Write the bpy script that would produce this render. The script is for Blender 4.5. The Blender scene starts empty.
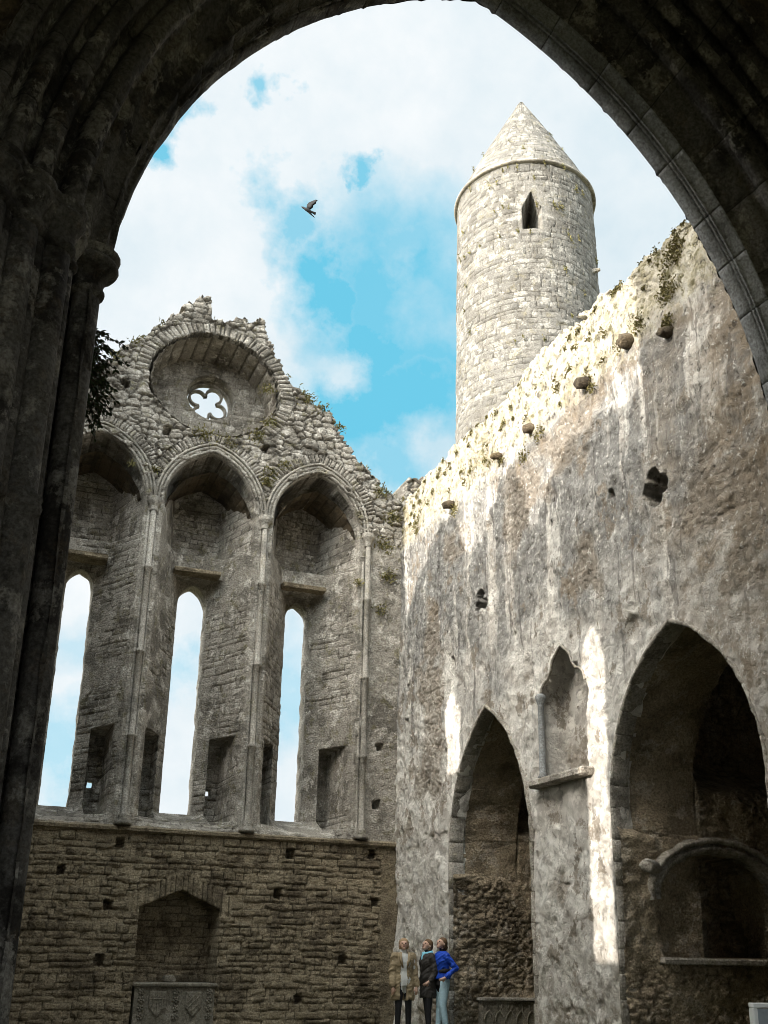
import bpy, math, random
import numpy as np
from mathutils import Matrix, Vector
random.seed(7); np.random.seed(7)
SC = bpy.context.scene
COL = SC.collection
rad = math.radians

# ------------------------------------------------------------------ noise
def h2(i, j, seed=0):
    i = np.asarray(i).astype(np.int64); j = np.asarray(j).astype(np.int64)
    n = (i*374761393 + j*668265263 + seed*982451653) & 0x7fffffff
    n = ((n ^ (n >> 13))*1274126177) & 0x7fffffff
    n = (n ^ (n >> 16)) & 0xffffff
    return n/float(0xffffff)
def vn(x, y, seed=0):
    x = np.asarray(x, float); y = np.asarray(y, float)
    i = np.floor(x); j = np.floor(y); fx = x-i; fy = y-j
    fx = fx*fx*(3-2*fx); fy = fy*fy*(3-2*fy)
    a = h2(i, j, seed); b = h2(i+1, j, seed); c = h2(i, j+1, seed); d = h2(i+1, j+1, seed)
    return (a*(1-fx)+b*fx)*(1-fy)+(c*(1-fx)+d*fx)*fy
def fbm(x, y, o=4, seed=0):
    s = 0; a = .5; t = 0
    for k in range(o):
        s = s + a*vn(x*2**k, y*2**k, seed+k*17); t += a; a *= .5
    return s/t
def ridge(x, y, o=3, seed=0):
    s = 0; a = .5; t = 0
    for k in range(o):
        s = s + a*(1-np.abs(2*vn(x*2**k, y*2**k, seed+k*31)-1)); t += a; a *= .5
    return s/t
def ss(a, b, x):
    t = np.clip((x-a)/(b-a), 0, 1); return t*t*(3-2*t)
def cell1(t, row, seed, jit=.4):
    k = np.floor(t)
    lo = k+jit*(h2(k, row, seed)-.5); hi = k+1+jit*(h2(k+1, row, seed)-.5)
    k = np.where(t < lo, k-1, np.where(t > hi, k+1, k))
    lo = k+jit*(h2(k, row, seed)-.5); hi = k+1+jit*(h2(k+1, row, seed)-.5)
    return k, t-lo, hi-t
def coursed(u, v, ch=.17, bw=.36, seed=1, warp=.04):
    """coursed stones: joint profile 0..1 (1 = on the stone) and a random number per stone"""
    vv = v+warp*(fbm(u*.9, v*.9, 3, seed+5)-.5)*3+.9*warp*(fbm(u*5, v*7, 3, seed+9)-.5)
    uu = u+1.6*warp*(fbm(u*6, v*6, 3, seed+8)-.5)
    r, a, b = cell1(vv/ch, 0*u, seed, .5)
    w = bw*(.5+1.1*h2(r, np.floor(u/1.7+h2(r, 0*r, seed+12)*3), seed+2))
    c, d, e = cell1(uu/w+7*h2(r, 1+0*r, seed+3), r, seed+4, .6)
    ed = np.minimum(np.minimum(a, b)*ch, np.minimum(d, e)*w)
    ed = ed+.012*(fbm(u*22, v*22, 2, seed+10)-.5)
    return ss(-.002, .022, ed), h2(r, c, seed+6)
def rubble(u, v, cu=.3, cv=.17, seed=1):
    x = u/cu+.9*(fbm(u*4, v*5, 3, seed+1)-.5); y = v/cv+.9*(fbm(u*4+9, v*5, 3, seed+2)-.5)
    i = np.floor(x); j = np.floor(y)
    f1 = np.full(x.shape, 9.); f2 = f1.copy(); cid = np.zeros(x.shape)
    for di in (-1, 0, 1):
        for dj in (-1, 0, 1):
            px = i+di+.1+.8*h2(i+di, j+dj, seed+3); py = j+dj+.1+.8*h2(i+di, j+dj, seed+4)
            d = np.hypot(x-px, y-py)
            near = d < f1
            f2 = np.where(near, f1, np.minimum(f2, d))
            cid = np.where(near, h2(i+di, j+dj, seed+5), cid)
            f1 = np.where(near, d, f1)
    return ss(.0, .26, f2-f1+.12*(fbm(u*20, v*20, 2, seed+10)-.5)), cid

# ------------------------------------------------------------------ materials
class NT:
    def __init__(s, name):
        s.m = bpy.data.materials.new(name); s.m.use_nodes = True
        s.t = s.m.node_tree; s.b = s.t.nodes['Principled BSDF']
        s.b.inputs['Specular IOR Level'].default_value = .25
        s.co = s.n('ShaderNodeTexCoord').outputs['Object']
    def n(s, ty, **k):
        o = s.t.nodes.new(ty)
        for a, v in k.items(): setattr(o, a, v)
        return o
    def l(s, a, b): s.t.links.new(a, b)
    def mp(s, sc, loc=(0, 0, 0)):
        m = s.n('ShaderNodeMapping'); s.l(s.co, m.inputs[0]); m.inputs['Scale'].default_value = sc; m.inputs['Location'].default_value = loc
        return m.outputs[0]
    def noise(s, scale, det=6, rough=.6, vec=None, dist=0, typ=None):
        o = s.n('ShaderNodeTexNoise'); o.inputs['Scale'].default_value = scale; o.inputs['Detail'].default_value = det
        o.inputs['Roughness'].default_value = rough; o.inputs['Distortion'].default_value = dist
        if typ: o.noise_type = typ
        s.l(vec or s.co, o.inputs['Vector']); return o.outputs[0]
    def voro(s, scale, feat='DISTANCE_TO_EDGE', vec=None):
        o = s.n('ShaderNodeTexVoronoi'); o.feature = feat; o.inputs['Scale'].default_value = scale
        s.l(vec or s.co, o.inputs['Vector']); return o.outputs[0] if feat != 'COLOR' else o.outputs[1]
    def rng(s, x, a, b, c=0., d=1.):
        o = s.n('ShaderNodeMapRange'); s.l(x, o.inputs[0])
        for i, v in zip((1, 2, 3, 4), (a, b, c, d)): o.inputs[i].default_value = v
        return o.outputs[0]
    def mix(s, f, a, b, mode='MIX'):
        o = s.n('ShaderNodeMix'); o.data_type = 'RGBA'; o.blend_type = mode
        for v, k in ((f, 0), (a, 6), (b, 7)):
            if isinstance(v, (int, float)): o.inputs[k].default_value = v
            elif isinstance(v, tuple): o.inputs[k].default_value = (*v[:3], 1)
            else: s.l(v, o.inputs[k])
        return o.outputs[2]
    def math(s, op, a, b=None):
        o = s.n('ShaderNodeMath'); o.operation = op
        for v, k in ((a, 0), (b, 1)):
            if v is None: continue
            if isinstance(v, (int, float)): o.inputs[k].default_value = v
            else: s.l(v, o.inputs[k])
        return o.outputs[0]
    def attr(s, name):
        o = s.n('ShaderNodeAttribute'); o.attribute_name = name; return o.outputs['Fac']
    def bump(s, hgt, dist=.02, strength=1., prev=None):
        o = s.n('ShaderNodeBump'); s.l(hgt, o.inputs['Height']); o.inputs['Distance'].default_value = dist
        o.inputs['Strength'].default_value = strength
        if prev: s.l(prev, o.inputs['Normal'])
        return o.outputs[0]
    def sep(s):
        o = s.n('ShaderNodeSeparateXYZ'); s.l(s.co, o.inputs[0]); return o.outputs
    def done(s, col, nor=None, rough=.9):
        if isinstance(col, tuple): s.b.inputs['Base Color'].default_value = (*col, 1)
        else: s.l(col, s.b.inputs['Base Color'])
        if nor: s.l(nor, s.b.inputs['Normal'])
        s.b.inputs['Roughness'].default_value = rough
        return s.m

def stone_mat(name, c1, c2, joint, pale=(.5, .48, .43), pale_amt=.5, dark=(.05, .042, .032), dark_amt=.5, moss=(.16, .14, .05), moss_amt=.3, bscale=1., streak=.0):
    s = NT(name)
    col = s.mix(s.attr('stone'), c1, c2)
    n1 = s.noise(1.3, 8, .65)
    n2 = s.noise(7, 8, .7)
    n3 = s.noise(30, 5, .7)
    col = s.mix(s.rng(n2, .3, .72, 0, .55), col, c1)
    col = s.mix(s.math('MULTIPLY', s.rng(s.math('ADD', n1, s.math('MULTIPLY', s.math('SUBTRACT', n2, .5), .35)), .5, .585), dark_amt), col, dark)
    big = s.noise(2.6, 10, .72, vec=s.mp((1, 1, 1), (3.1, 5.7, 1.9)))
    col = s.mix(s.math('MULTIPLY', s.rng(big, .535, .58), pale_amt), col, pale)
    mo = s.noise(3.4, 9, .75, vec=s.mp((1, 1, 1), (13.1, 2.7, 7.9)))
    col = s.mix(s.math('MULTIPLY', s.rng(mo, .555, .60), moss_amt), col, moss)
    if streak:
        st = s.noise(1, 6, .6, vec=s.mp((2.6, 2.6, .22)))
        col = s.mix(s.math('MULTIPLY', s.rng(st, .5, .66), streak), col, dark)
    col = s.mix(s.rng(s.attr('joint'), 0, .8, .85, 0), col, joint)
    col = s.mix(s.rng(n3, .4, .62, .0, .75), col, s.mix(1, col, (.34, .31, .28), 'MULTIPLY'))
    n5 = s.noise(14, 8, .8, vec=s.mp((1, 1, 1), (5, 5, 5)))
    col = s.mix(s.rng(n5, .53, .64, 0, .55), col, s.mix(1, col, (1.7, 1.68, 1.62), 'MULTIPLY'))
    hh = s.math('ADD', s.math('MULTIPLY', n2, 1.), s.math('MULTIPLY', n3, .45))
    hh = s.math('ADD', hh, s.math('MULTIPLY', s.voro(11, vec=s.mp((1, 1, 1.6))), .5))
    return s.done(col, s.bump(hh, .05*bscale, .9), .92)

def plain_mat(name, c, rough=.7, var=.25, sc=12, bump=.004, spec=.25):
    s = NT(name); s.b.inputs['Specular IOR Level'].default_value = spec
    n = s.noise(sc, 5, .6)
    d = tuple(v*(1-var) for v in c)
    return s.done(s.mix(s.rng(n, .3, .7), c, d), s.bump(n, bump, .6), rough)

def plaster_mat():
    s = NT('weathered_plaster')
    xyz = s.sep()
    y, z = xyz[1], xyz[2]
    mul = lambda *a: a[0] if len(a) == 1 else s.math('MULTIPLY', a[0], mul(*a[1:]))
    n1 = s.noise(.9, 9, .62); n2 = s.noise(4.5, 9, .7); n3 = s.noise(22, 6, .75)
    m1 = s.rng(s.noise(2.4, 12, .72, dist=.3), .485, .52)
    col = s.mix(m1, (.53, .49, .44), (.75, .71, .645))
    pat = s.rng(s.noise(.7, 12, .66, vec=s.mp((1, 1, .7), (8, 3, 1))), .5, .56)
    col = s.mix(mul(pat, s.rng(z, 7.5, 5.), .7), col, (.76, .72, .655))
    # grey weathering that runs down the upper wall in tongues
    st = s.noise(1, 10, .66, vec=s.mp((1, 1.5, .17)))
    st2 = s.noise(1, 9, .68, vec=s.mp((1, 4.2, .35), (4, 2, 7)))
    up = s.rng(s.math('ADD', z, s.math('MULTIPLY', s.math('SUBTRACT', n1, .5), 7.)), 5.8, 7.8)
    gr = mul(s.rng(st, .40, .485), up)
    top = s.rng(s.math('ADD', z, s.math('MULTIPLY', s.math('SUBTRACT', n2, .5), 1.6)), 10.75, 11.25)
    inv = s.math('SUBTRACT', 1., top)
    gcol = s.mix(s.rng(s.noise(6, 10, .75), .45, .56), (.17, .165, .155), (.30, .29, .27))
    col = s.mix(mul(gr, inv, .92), col, gcol)
    col = s.mix(mul(s.rng(st2, .57, .62), s.rng(z, 4.2, 6.5), inv, .65), col, (.11, .10, .095))
    wh = s.noise(1, 10, .68, vec=s.mp((1, 2.2, .3), (9, 5, 2)))
    col = s.mix(mul(s.rng(wh, .60, .64), .55), col, (.72, .69, .63))
    # brown damp towards the crossing, and where render has gone
    br = mul(s.rng(s.math('ADD', y, s.math('MULTIPLY', s.math('SUBTRACT', n1, .5), 6.)), 12.2, 9.8), s.rng(s.noise(3, 10, .7), .42, .56, .35, .85))
    col = s.mix(br, col, (.24, .18, .115))
    blo = s.noise(1.5, 12, .72, vec=s.mp((1, 1, .8), (6, 1, 3)))
    col = s.mix(mul(s.rng(blo, .565, .59), .75), col, (.24, .195, .145))
    col = s.mix(mul(s.attr('expo'), .6), col, (.26, .21, .155))
    col = s.mix(mul(s.rng(z, 2.2, .0), s.rng(n2, .42, .56)), col, (.24, .20, .15))
    col = s.mix(mul(top, .75), col, s.mix(s.rng(n2, .44, .58), (.52, .475, .38), (.31, .275, .165)))
    mo = s.noise(5.5, 8, .7, vec=s.mp((1, 1, 1), (2, 8, 5)))
    col = s.mix(mul(s.rng(mo, .55, .60), s.rng(z, 10.4, 11.4), .85), col, (.12, .105, .04))
    # pits, flakes and soot flecks
    lowz = s.rng(z, 6.2, 8., .28, 1.)
    sp = s.rng(s.noise(7, 12, .82, vec=s.mp((1, 1, .8), (1, 1, 1))), .565, .595)
    col = s.mix(mul(sp, lowz, .85), col, (.085, .07, .055))
    sp2 = s.rng(s.noise(13, 10, .8, vec=s.mp((1, 1, 1), (4, 1, 9))), .57, .6)
    col = s.mix(mul(sp2, lowz, .6), col, (.16, .14, .115))
    fl = s.rng(s.noise(9, 10, .8, vec=s.mp((1, 1, 1), (7, 7, 2))), .58, .605)
    col = s.mix(mul(fl, inv, .7), col, (.80, .77, .71))
    hh = s.math('ADD', s.math('MULTIPLY', n2, 1.), s.math('MULTIPLY', n3, .22))
    hh = s.math('ADD', hh, s.math('MULTIPLY', sp, -.30))
    hh = s.math('ADD', hh, s.math('MULTIPLY', m1, .12))
    rd = s.noise(3.6, 8, .7, dist=1.4)
    hh = s.math('ADD', hh, s.math('MULTIPLY', s.math('ABSOLUTE', s.math('SUBTRACT', rd, .5)), -2.4))
    return s.done(col, s.bump(hh, .06, 1.), .93)

M = {}
M['plaster'] = plaster_mat()
M['gable'] = stone_mat('grey_limestone_rubble', (.44, .40, .345), (.24, .215, .18), (.06, .05, .038), pale=(.66, .61, .54), pale_amt=.65, dark_amt=.55, moss_amt=.45)
M['lower'] = stone_mat('brown_coursed_stone', (.35, .285, .195), (.16, .128, .085), (.045, .034, .02), pale=(.38, .31, .2), pale_amt=.3, dark=(.05, .035, .022), dark_amt=.6, moss_amt=.1)
M['jamb'] = stone_mat('rough_brown_rubble', (.42, .345, .245), (.26, .205, .14), (.06, .046, .03), pale=(.56, .50, .42), pale_amt=.5, dark=(.08, .062, .04), dark_amt=.5, moss_amt=.1)
M['dress'] = stone_mat('dressed_limestone', (.42, .385, .335), (.31, .285, .245), (.12, .1, .08), pale=(.52, .49, .43), pale_amt=.4, dark_amt=.5, moss_amt=.3, bscale=.5)
M['blue'] = stone_mat('blue_grey_limestone', (.30, .31, .31), (.24, .25, .255), (.10, .10, .09), pale=(.40, .40, .38), pale_amt=.3, dark_amt=.2, moss_amt=.05, bscale=.2)
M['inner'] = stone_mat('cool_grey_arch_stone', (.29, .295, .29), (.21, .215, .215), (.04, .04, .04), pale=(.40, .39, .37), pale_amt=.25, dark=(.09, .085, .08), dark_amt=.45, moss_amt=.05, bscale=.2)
M['cross'] = stone_mat('dark_stained_shaded_arch_stone', (.17, .158, .14), (.08, .074, .066), (.02, .018, .016), pale=(.38, .355, .31), pale_amt=.6, dark=(.015, .012, .01), dark_amt=.8, moss=(.15, .10, .05), moss_amt=.2, bscale=.3, streak=.5)
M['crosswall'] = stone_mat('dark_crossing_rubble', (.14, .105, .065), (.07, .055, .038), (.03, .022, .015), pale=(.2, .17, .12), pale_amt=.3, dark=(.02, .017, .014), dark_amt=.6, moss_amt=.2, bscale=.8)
M['tower'] = stone_mat('pale_tower_stone', (.215, .203, .182), (.115, .11, .10), (.035, .03, .022), pale=(.42, .40, .36), pale_amt=.5, dark=(.11, .10, .085), dark_amt=.55, moss=(.19, .165, .09), moss_amt=.35, bscale=.5)
M['carved'] = stone_mat('carved_grey_tomb_stone', (.27, .24, .19), (.18, .16, .125), (.05, .042, .03), pale=(.40, .36, .30), pale_amt=.4, dark_amt=.3, moss_amt=.05, bscale=.2)
M['black'] = plain_mat('deep_dark_interior', (.02, .018, .015))

# ------------------------------------------------------------------ mesh tools
def tag(o, label=None, cat=None, group=None, kind=None):
    if label: o['label'] = label
    if cat: o['category'] = cat
    if group: o['group'] = group
    if kind: o['kind'] = kind
    return o
def empty(name, loc=(0, 0, 0), label=None, cat=None, group=None):
    o = bpy.data.objects.new(name, None); COL.objects.link(o); o.location = loc; o.empty_display_size = .2
    return tag(o, label, cat, group)
def link(name, me, mat, parent=None, smooth=True):
    o = bpy.data.objects.new(name, me); COL.objects.link(o)
    for m in (mat if isinstance(mat, (list, tuple)) else [mat]):
        me.materials.append(m)
    if smooth: me.polygons.foreach_set('use_smooth', np.ones(len(me.polygons), bool))
    if parent:
        o.parent = parent; o.matrix_parent_inverse = Matrix.Translation(parent.location).inverted()
    return o
def mesh_np(name, V, F, attrs=None):
    V = np.asarray(V, np.float32); me = bpy.data.meshes.new(name)
    F = np.asarray(F)
    me.vertices.add(len(V)); me.vertices.foreach_set('co', V.ravel())
    me.loops.add(F.size); me.loops.foreach_set('vertex_index', F.ravel().astype(np.int32))
    me.polygons.add(len(F)); me.polygons.foreach_set('loop_start', np.arange(0, F.size, F.shape[1], dtype=np.int32))
    me.update(calc_edges=True)
    for k, a in (attrs or {}).items():
        at = me.attributes.new(k, 'FLOAT', 'POINT'); at.data.foreach_set('value', np.asarray(a, np.float32))
    return me
def sheet(name, u, v, pos, keep, mat, parent=None, snaps=(), ext=None, steps=5, enoise=.02, flip=False, weld=None):
    """a stone surface on a (u,v) grid. pos(U,V) -> (xyz, attrs); keep(Uc,Vc) bool per face; snaps = [(inside, curve points)];
    ext = function moving boundary vertices back into the wall by fraction t"""
    nu, nv = len(u), len(v)
    U, Vv = np.meshgrid(u, v, indexing='ij')
    Uc = (U[:-1, :-1]+U[1:, 1:])/2; Vc = (Vv[:-1, :-1]+Vv[1:, 1:])/2
    K = keep(Uc, Vc)
    for inside, pts in snaps:
        ins = inside(Uc, Vc); K = K & ~ins
    for inside, pts in snaps:
        ins = inside(Uc, Vc)
        a = np.zeros((nu, nv), bool); b = np.zeros((nu, nv), bool)
        for di in (0, 1):
            for dj in (0, 1):
                a[di:nu-1+di, dj:nv-1+dj] |= ins
                b[di:nu-1+di, dj:nv-1+dj] |= K
        idx = np.argwhere(a & b)
        P = np.asarray(pts)
        for i, j in idx:
            d = (P[:, 0]-U[i, j])**2+(P[:, 1]-Vv[i, j])**2
            k = d.argmin()
            U[i, j], Vv[i, j] = P[k]
    xyz, at = pos(U, Vv)
    ids = np.arange(nu*nv).reshape(nu, nv)
    F = np.stack([ids[:-1, :-1][K], ids[1:, :-1][K], ids[1:, 1:][K], ids[:-1, 1:][K]], 1)
    if flip: F = F[:, ::-1]
    X = np.asarray(xyz, float).reshape(-1, 3)
    at = {k: np.asarray(a, float).ravel() for k, a in at.items()}
    if ext is not None:
        E = np.concatenate([F[:, [0, 1]], F[:, [1, 2]], F[:, [2, 3]], F[:, [3, 0]]])
        key = np.sort(E, 1); key = key[:, 0].astype(np.int64)*(nu*nv)+key[:, 1]
        _, inv, cnt = np.unique(key, return_inverse=True, return_counts=True)
        B = E[cnt[inv] == 1]
        bv = np.unique(B); loc = {int(q): n for n, q in enumerate(bv)}
        prev = bv.copy(); VX = [X]; base = len(X); PF = []
        src = X[bv]
        BI = np.array([[loc[int(a)], loc[int(b)]] for a, b in B])
        ats = {k: [a] for k, a in at.items()}
        for s_ in range(1, steps+1):
            t = s_/steps
            q = ext(src, t)
            if s_ < steps or True:
                w = enoise*(fbm(q[:, 0]*3+q[:, 1]*4, q[:, 2]*4+q[:, 1]*2, 3, 5)-.5)
                cdir = q*0
                cdir[:, 2] = w
                ax = 1 if abs(ext(src, 1)[0]-src[0])[0] > abs(ext(src, 1)[0]-src[0])[1] else 0
                cdir[:, ax] = w
                q = q+cdir
            cur = base+np.arange(len(bv)); base += len(bv); VX.append(q)
            for k in ats:
                if k == 'stone': ats[k].append(rubble(q[:, 0]+q[:, 1], q[:, 2]+.3*q[:, 1], .35, .25, 3)[1])
                else: ats[k].append(at[k][bv]*0+(1 if k == 'joint' else 0))
            PF.append(np.stack([prev[BI[:, 1]], prev[BI[:, 0]], cur[BI[:, 0]], cur[BI[:, 1]]], 1))
            prev = cur
        X = np.concatenate(VX); F = np.concatenate([F]+PF)
        at = {k: np.concatenate(a) for k, a in ats.items()}
    used = np.zeros(len(X), bool); used[F.ravel()] = True
    rm = np.cumsum(used)-1
    X = X[used]; F = rm[F]; at = {k: a[used] for k, a in at.items()}
    me = mesh_np(name, X, F, at)
    return link(name, me, mat, parent)

class MB:
    """collects simple shapes into one mesh"""
    def __init__(s): s.v = []; s.f = []
    def add(s, V, F):
        o = len(s.v); s.v += [tuple(map(float, q)) for q in V]; s.f += [tuple(o+i for i in f) for f in F]; return s
    def box(s, x0, x1, y0, y1, z0, z1, b=.0, jit=0., ncut=1):
        """box with chamfered edges"""
        b = min(b, .45*min(x1-x0, y1-y0, z1-z0))
        if b <= 0:
            V = [(x, y, z) for x in (x0, x1) for y in (y0, y1) for z in (z0, z1)]
            return s.add(V, [(0, 1, 3, 2), (4, 6, 7, 5), (0, 4, 5, 1), (2, 3, 7, 6), (0, 2, 6, 4), (1, 5, 7, 3)])
        import bmesh
        bm = bmesh.new(); bmesh.ops.create_cube(bm, size=1)
        for q in bm.verts: q.co = Vector(((x0+x1)/2+q.co.x*(x1-x0), (y0+y1)/2+q.co.y*(y1-y0), (z0+z1)/2+q.co.z*(z1-z0)))
        bmesh.ops.bevel(bm, geom=list(bm.edges), offset=b, segments=1, affect='EDGES', profile=.5)
        if jit:
            for q in bm.verts: q.co += Vector([random.uniform(-jit, jit) for _ in range(3)])
        bm.verts.index_update()
        s.add([q.co for q in bm.verts], [[w.index for w in f.verts] for f in bm.faces]); bm.free(); return s
    def lathe(s, cx, cy, prof, n=20):
        V = []; F = []
        for r, z in prof:
            for k in range(n):
                a = 2*math.pi*k/n; V.append((cx+r*math.cos(a), cy+r*math.sin(a), z))
        for i in range(len(prof)-1):
            for k in range(n):
                a = i*n+k; b = i*n+(k+1) % n; F.append((a, b, b+n, a+n))
        F.append(tuple(range(n))[::-1]); F.append(tuple((len(prof)-1)*n+k for k in range(n)))
        return s.add(V, F)
    def tube(s, pts, rs, n=8):
        pts = [Vector(q) for q in pts]; V = []; F = []
        if not isinstance(rs, (list, tuple)): rs = [rs]*len(pts)
        up = None
        for i, q in enumerate(pts):
            t = (pts[min(i+1, len(pts)-1)]-pts[max(i-1, 0)]).normalized()
            a = t.orthogonal().normalized() if up is None else (up-t*up.dot(t)).normalized()
            up = a; b = t.cross(a)
            for k in range(n):
                th = 2*math.pi*k/n; V.append(q+(a*math.cos(th)+b*math.sin(th))*rs[i])
        for i in range(len(pts)-1):
            for k in range(n):
                a = i*n+k; b = i*n+(k+1) % n; F.append((a, b, b+n, a+n))
        F.append(tuple(range(n))[::-1]); F.append(tuple((len(pts)-1)*n+k for k in range(n)))
        return s.add(V, F)
    def ball(s, c, r, n=10, m=8, jit=0.):
        r = r if isinstance(r, (tuple, list)) else (r, r, r); V = []; F = []
        for i in range(m+1):
            th = math.pi*i/m
            for k in range(n):
                ph = 2*math.pi*k/n; j = 1+random.uniform(-jit, jit)
                V.append((c[0]+r[0]*j*math.sin(th)*math.cos(ph), c[1]+r[1]*j*math.sin(th)*math.sin(ph), c[2]+r[2]*j*math.cos(th)))
        for i in range(m):
            for k in range(n):
                a = i*n+k; b = i*n+(k+1) % n; F.append((a, a+n, b+n, b))
        return s.add(V, F)
    def prism(s, pts, mapf, d0, d1, bev=0.):
        """outline pts (s,z) between depths d0 (front) and d1; mapf(s,z,d)->xyz"""
        n = len(pts); cx = sum(p[0] for p in pts)/n; cz = sum(p[1] for p in pts)/n
        V = []
        if bev:
            V += [mapf(cx+(p[0]-cx)*(1-bev), cz+(p[1]-cz)*(1-bev), d0) for p in pts]
            d0 = d0+(d1-d0)*.25
        V += [mapf(p[0], p[1], d0) for p in pts]; V += [mapf(p[0], p[1], d1) for p in pts]
        L = len(V)//n; F = [tuple(range(n)), tuple((L-1)*n+k for k in range(n))[::-1]]
        for q in range(L-1):
            for k in range(n): F.append((q*n+k, (q+1)*n+k, (q+1)*n+(k+1) % n, q*n+(k+1) % n))
        return s.add(V, F)
    def build(s, name, mat, parent=None, smooth=False, seed=1, attrs=True):
        me = bpy.data.meshes.new(name); me.from_pydata(s.v, [], s.f); me.validate(); 
        import bmesh
        bm = bmesh.new(); bm.from_mesh(me); bmesh.ops.recalc_face_normals(bm, faces=bm.faces); bm.to_mesh(me); bm.free()
        if attrs:
            n = len(me.vertices); co = np.zeros(n*3); me.vertices.foreach_get('co', co); co = co.reshape(-1, 3)
            a = me.attributes.new('stone', 'FLOAT', 'POINT'); a.data.foreach_set('value', vn(co[:, 0]*1.7+co[:, 1], co[:, 2]*1.9, seed).astype(np.float32))
            a = me.attributes.new('joint', 'FLOAT', 'POINT'); a.data.foreach_set('value', np.ones(n, np.float32))
        return link(name, me, mat, parent, smooth)

def arc(a, R, o=0., n=24):
    """right half of a two-centred arch, from the springing to the apex, offset outward by o: (s, z)"""
    c = a-R; pm = math.acos(max(-1, min(1, -c/(R+o))))
    return [(c+(R+o)*math.cos(pm*k/n), (R+o)*math.sin(pm*k/n)) for k in range(n+1)]
def arch_in(s, z, a, R, zs, z0):
    s = np.abs(s); c = a-R
    return np.where(z < zs, (s < a) & (z > z0), ((s-c)**2+(z-zs)**2 < R*R))
def arch_curve(sc, zs, a, R, z0, n=600):
    P = []
    for k in range(300): 
        z = z0+(zs-z0)*k/300; P += [(sc+a, z), (sc-a, z)]
    for s, z in arc(a, R, 0, n): P += [(sc+s, zs+z), (sc-s, zs+z)]
    if z0 > -5:
        for k in range(200): P.append((sc-a+2*a*k/199, z0))
    return P
def sweep(name, sc, zs, a, R, prof, mapf, z0, mat, parent, block=.5, n=40, groove=.012, seed=1, smooth=True, rough=.0, sides=(1, -1), jin=0., jdep=0.):
    """moulding: prof = [(outward offset, depth)] carried up a jamb from z0, over the arch and down; masonry joints cut as grooves"""
    V = []; F = []; ST = []; JT = []
    for side in sides:
        L = zs-z0; pm = math.acos(max(-1, min(1, -(a-R)/R))); La = R*pm
        st = []
        d = 0.; k = 0
        cuts = []
        while d < L+La:
            cuts.append(d); d += block*(.75+.5*random.random())
        cuts = cuts[1:]
        base = list(np.linspace(0, L, max(2, int(L/.35))))+list(np.linspace(L, L+La, n))[1:] if L > 0 else list(np.linspace(0, La, n))
        if L > 0: pass
        allst = [(q, 0) for q in base]
        for cst in cuts:
            if cst > L+La-.03: continue
            allst = [q for q in allst if abs(q[0]-cst) > .02]+[(cst-.012, 0), (cst, 1), (cst+.012, 0)]
        allst.sort()
        ring0 = len(V)
        for q, g in allst:
            bid = sum(1 for cst in cuts if q > cst)
            for pi, (o, dep) in enumerate(prof):
                if q <= L: s_, z_ = a+o, z0+q; nx, nz = 1, 0
                else:
                    c = a-R; po = math.acos(max(-1, min(1, -c/(R+o)))); ph = po*(q-L)/La
                    s_, z_ = c+(R+o)*math.cos(ph), zs+(R+o)*math.sin(ph); nx, nz = math.cos(ph), math.sin(ph)
                if z_ < zs+.32: s_ += jin; dep = dep+jdep
                gg = groove*g
                rr = rough*(float(vn(np.array(q*6+side*20+o*9), np.array(pi*1.7+dep*5), seed))-.5) if rough else 0
                s_ += nx*(gg+rr); z_ += nz*(gg+rr)
                V.append(mapf(sc+side*s_, z_, dep+gg+rr)); ST.append(random.Random(bid*31+side+seed*7).random()); JT.append(0. if g else 1.)
        m = len(prof)
        for i in range(len(allst)-1):
            for k in range(m-1):
                A = ring0+i*m+k; f = (A, A+1, A+1+m, A+m)
                F.append(f if side > 0 else f[::-1])
    me = mesh_np(name, V, F, {'stone': ST, 'joint': JT})
    return link(name, me, mat, parent, smooth)
def roll(o, d, r, a0, a1, n=6):
    return [(o+r*math.cos(rad(a0+(a1-a0)*k/n)), d+r*math.sin(rad(a0+(a1-a0)*k/n))) for k in range(n+1)]
mapY = lambda s, z, d: (s, d, z)     # wall seen along +Y: s = x, depth = y
def mapX(s, z, d): return (d, s, z)  # wall seen along +X: s = y, depth = x

# ------------------------------------------------------------------ camera
XC, YC = 9.09, 22.0
cam = bpy.data.cameras.new('camera'); cam_o = bpy.data.objects.new('camera', cam); COL.objects.link(cam_o)
Rm = [[0.927285416, -0.373921036, 0.018022661], [0.137010667, 0.294181776, -0.945877984], [0.348381737, 0.879568156, 0.324021641]]
mw = Matrix(((Rm[0][0], -Rm[1][0], -Rm[2][0], 0), (Rm[0][1], -Rm[1][1], -Rm[2][1], 0), (Rm[0][2], -Rm[1][2], -Rm[2][2], 1.35), (0, 0, 0, 1)))
cam_o.matrix_world = mw
cam.sensor_fit = 'HORIZONTAL'; cam.sensor_width = 36; cam.lens = 36*1029.5/768
cam.shift_y = (605.2-512)/768; cam.clip_start = .05; cam.clip_end = 5000
SC.camera = cam_o
CP = np.array([0, 0, 1.35]); RM = np.array(Rm)
def ray(x, y):
    return RM.T@np.array([(x-384)/1029.5, (y-605.2)/1029.5, 1.])

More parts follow.
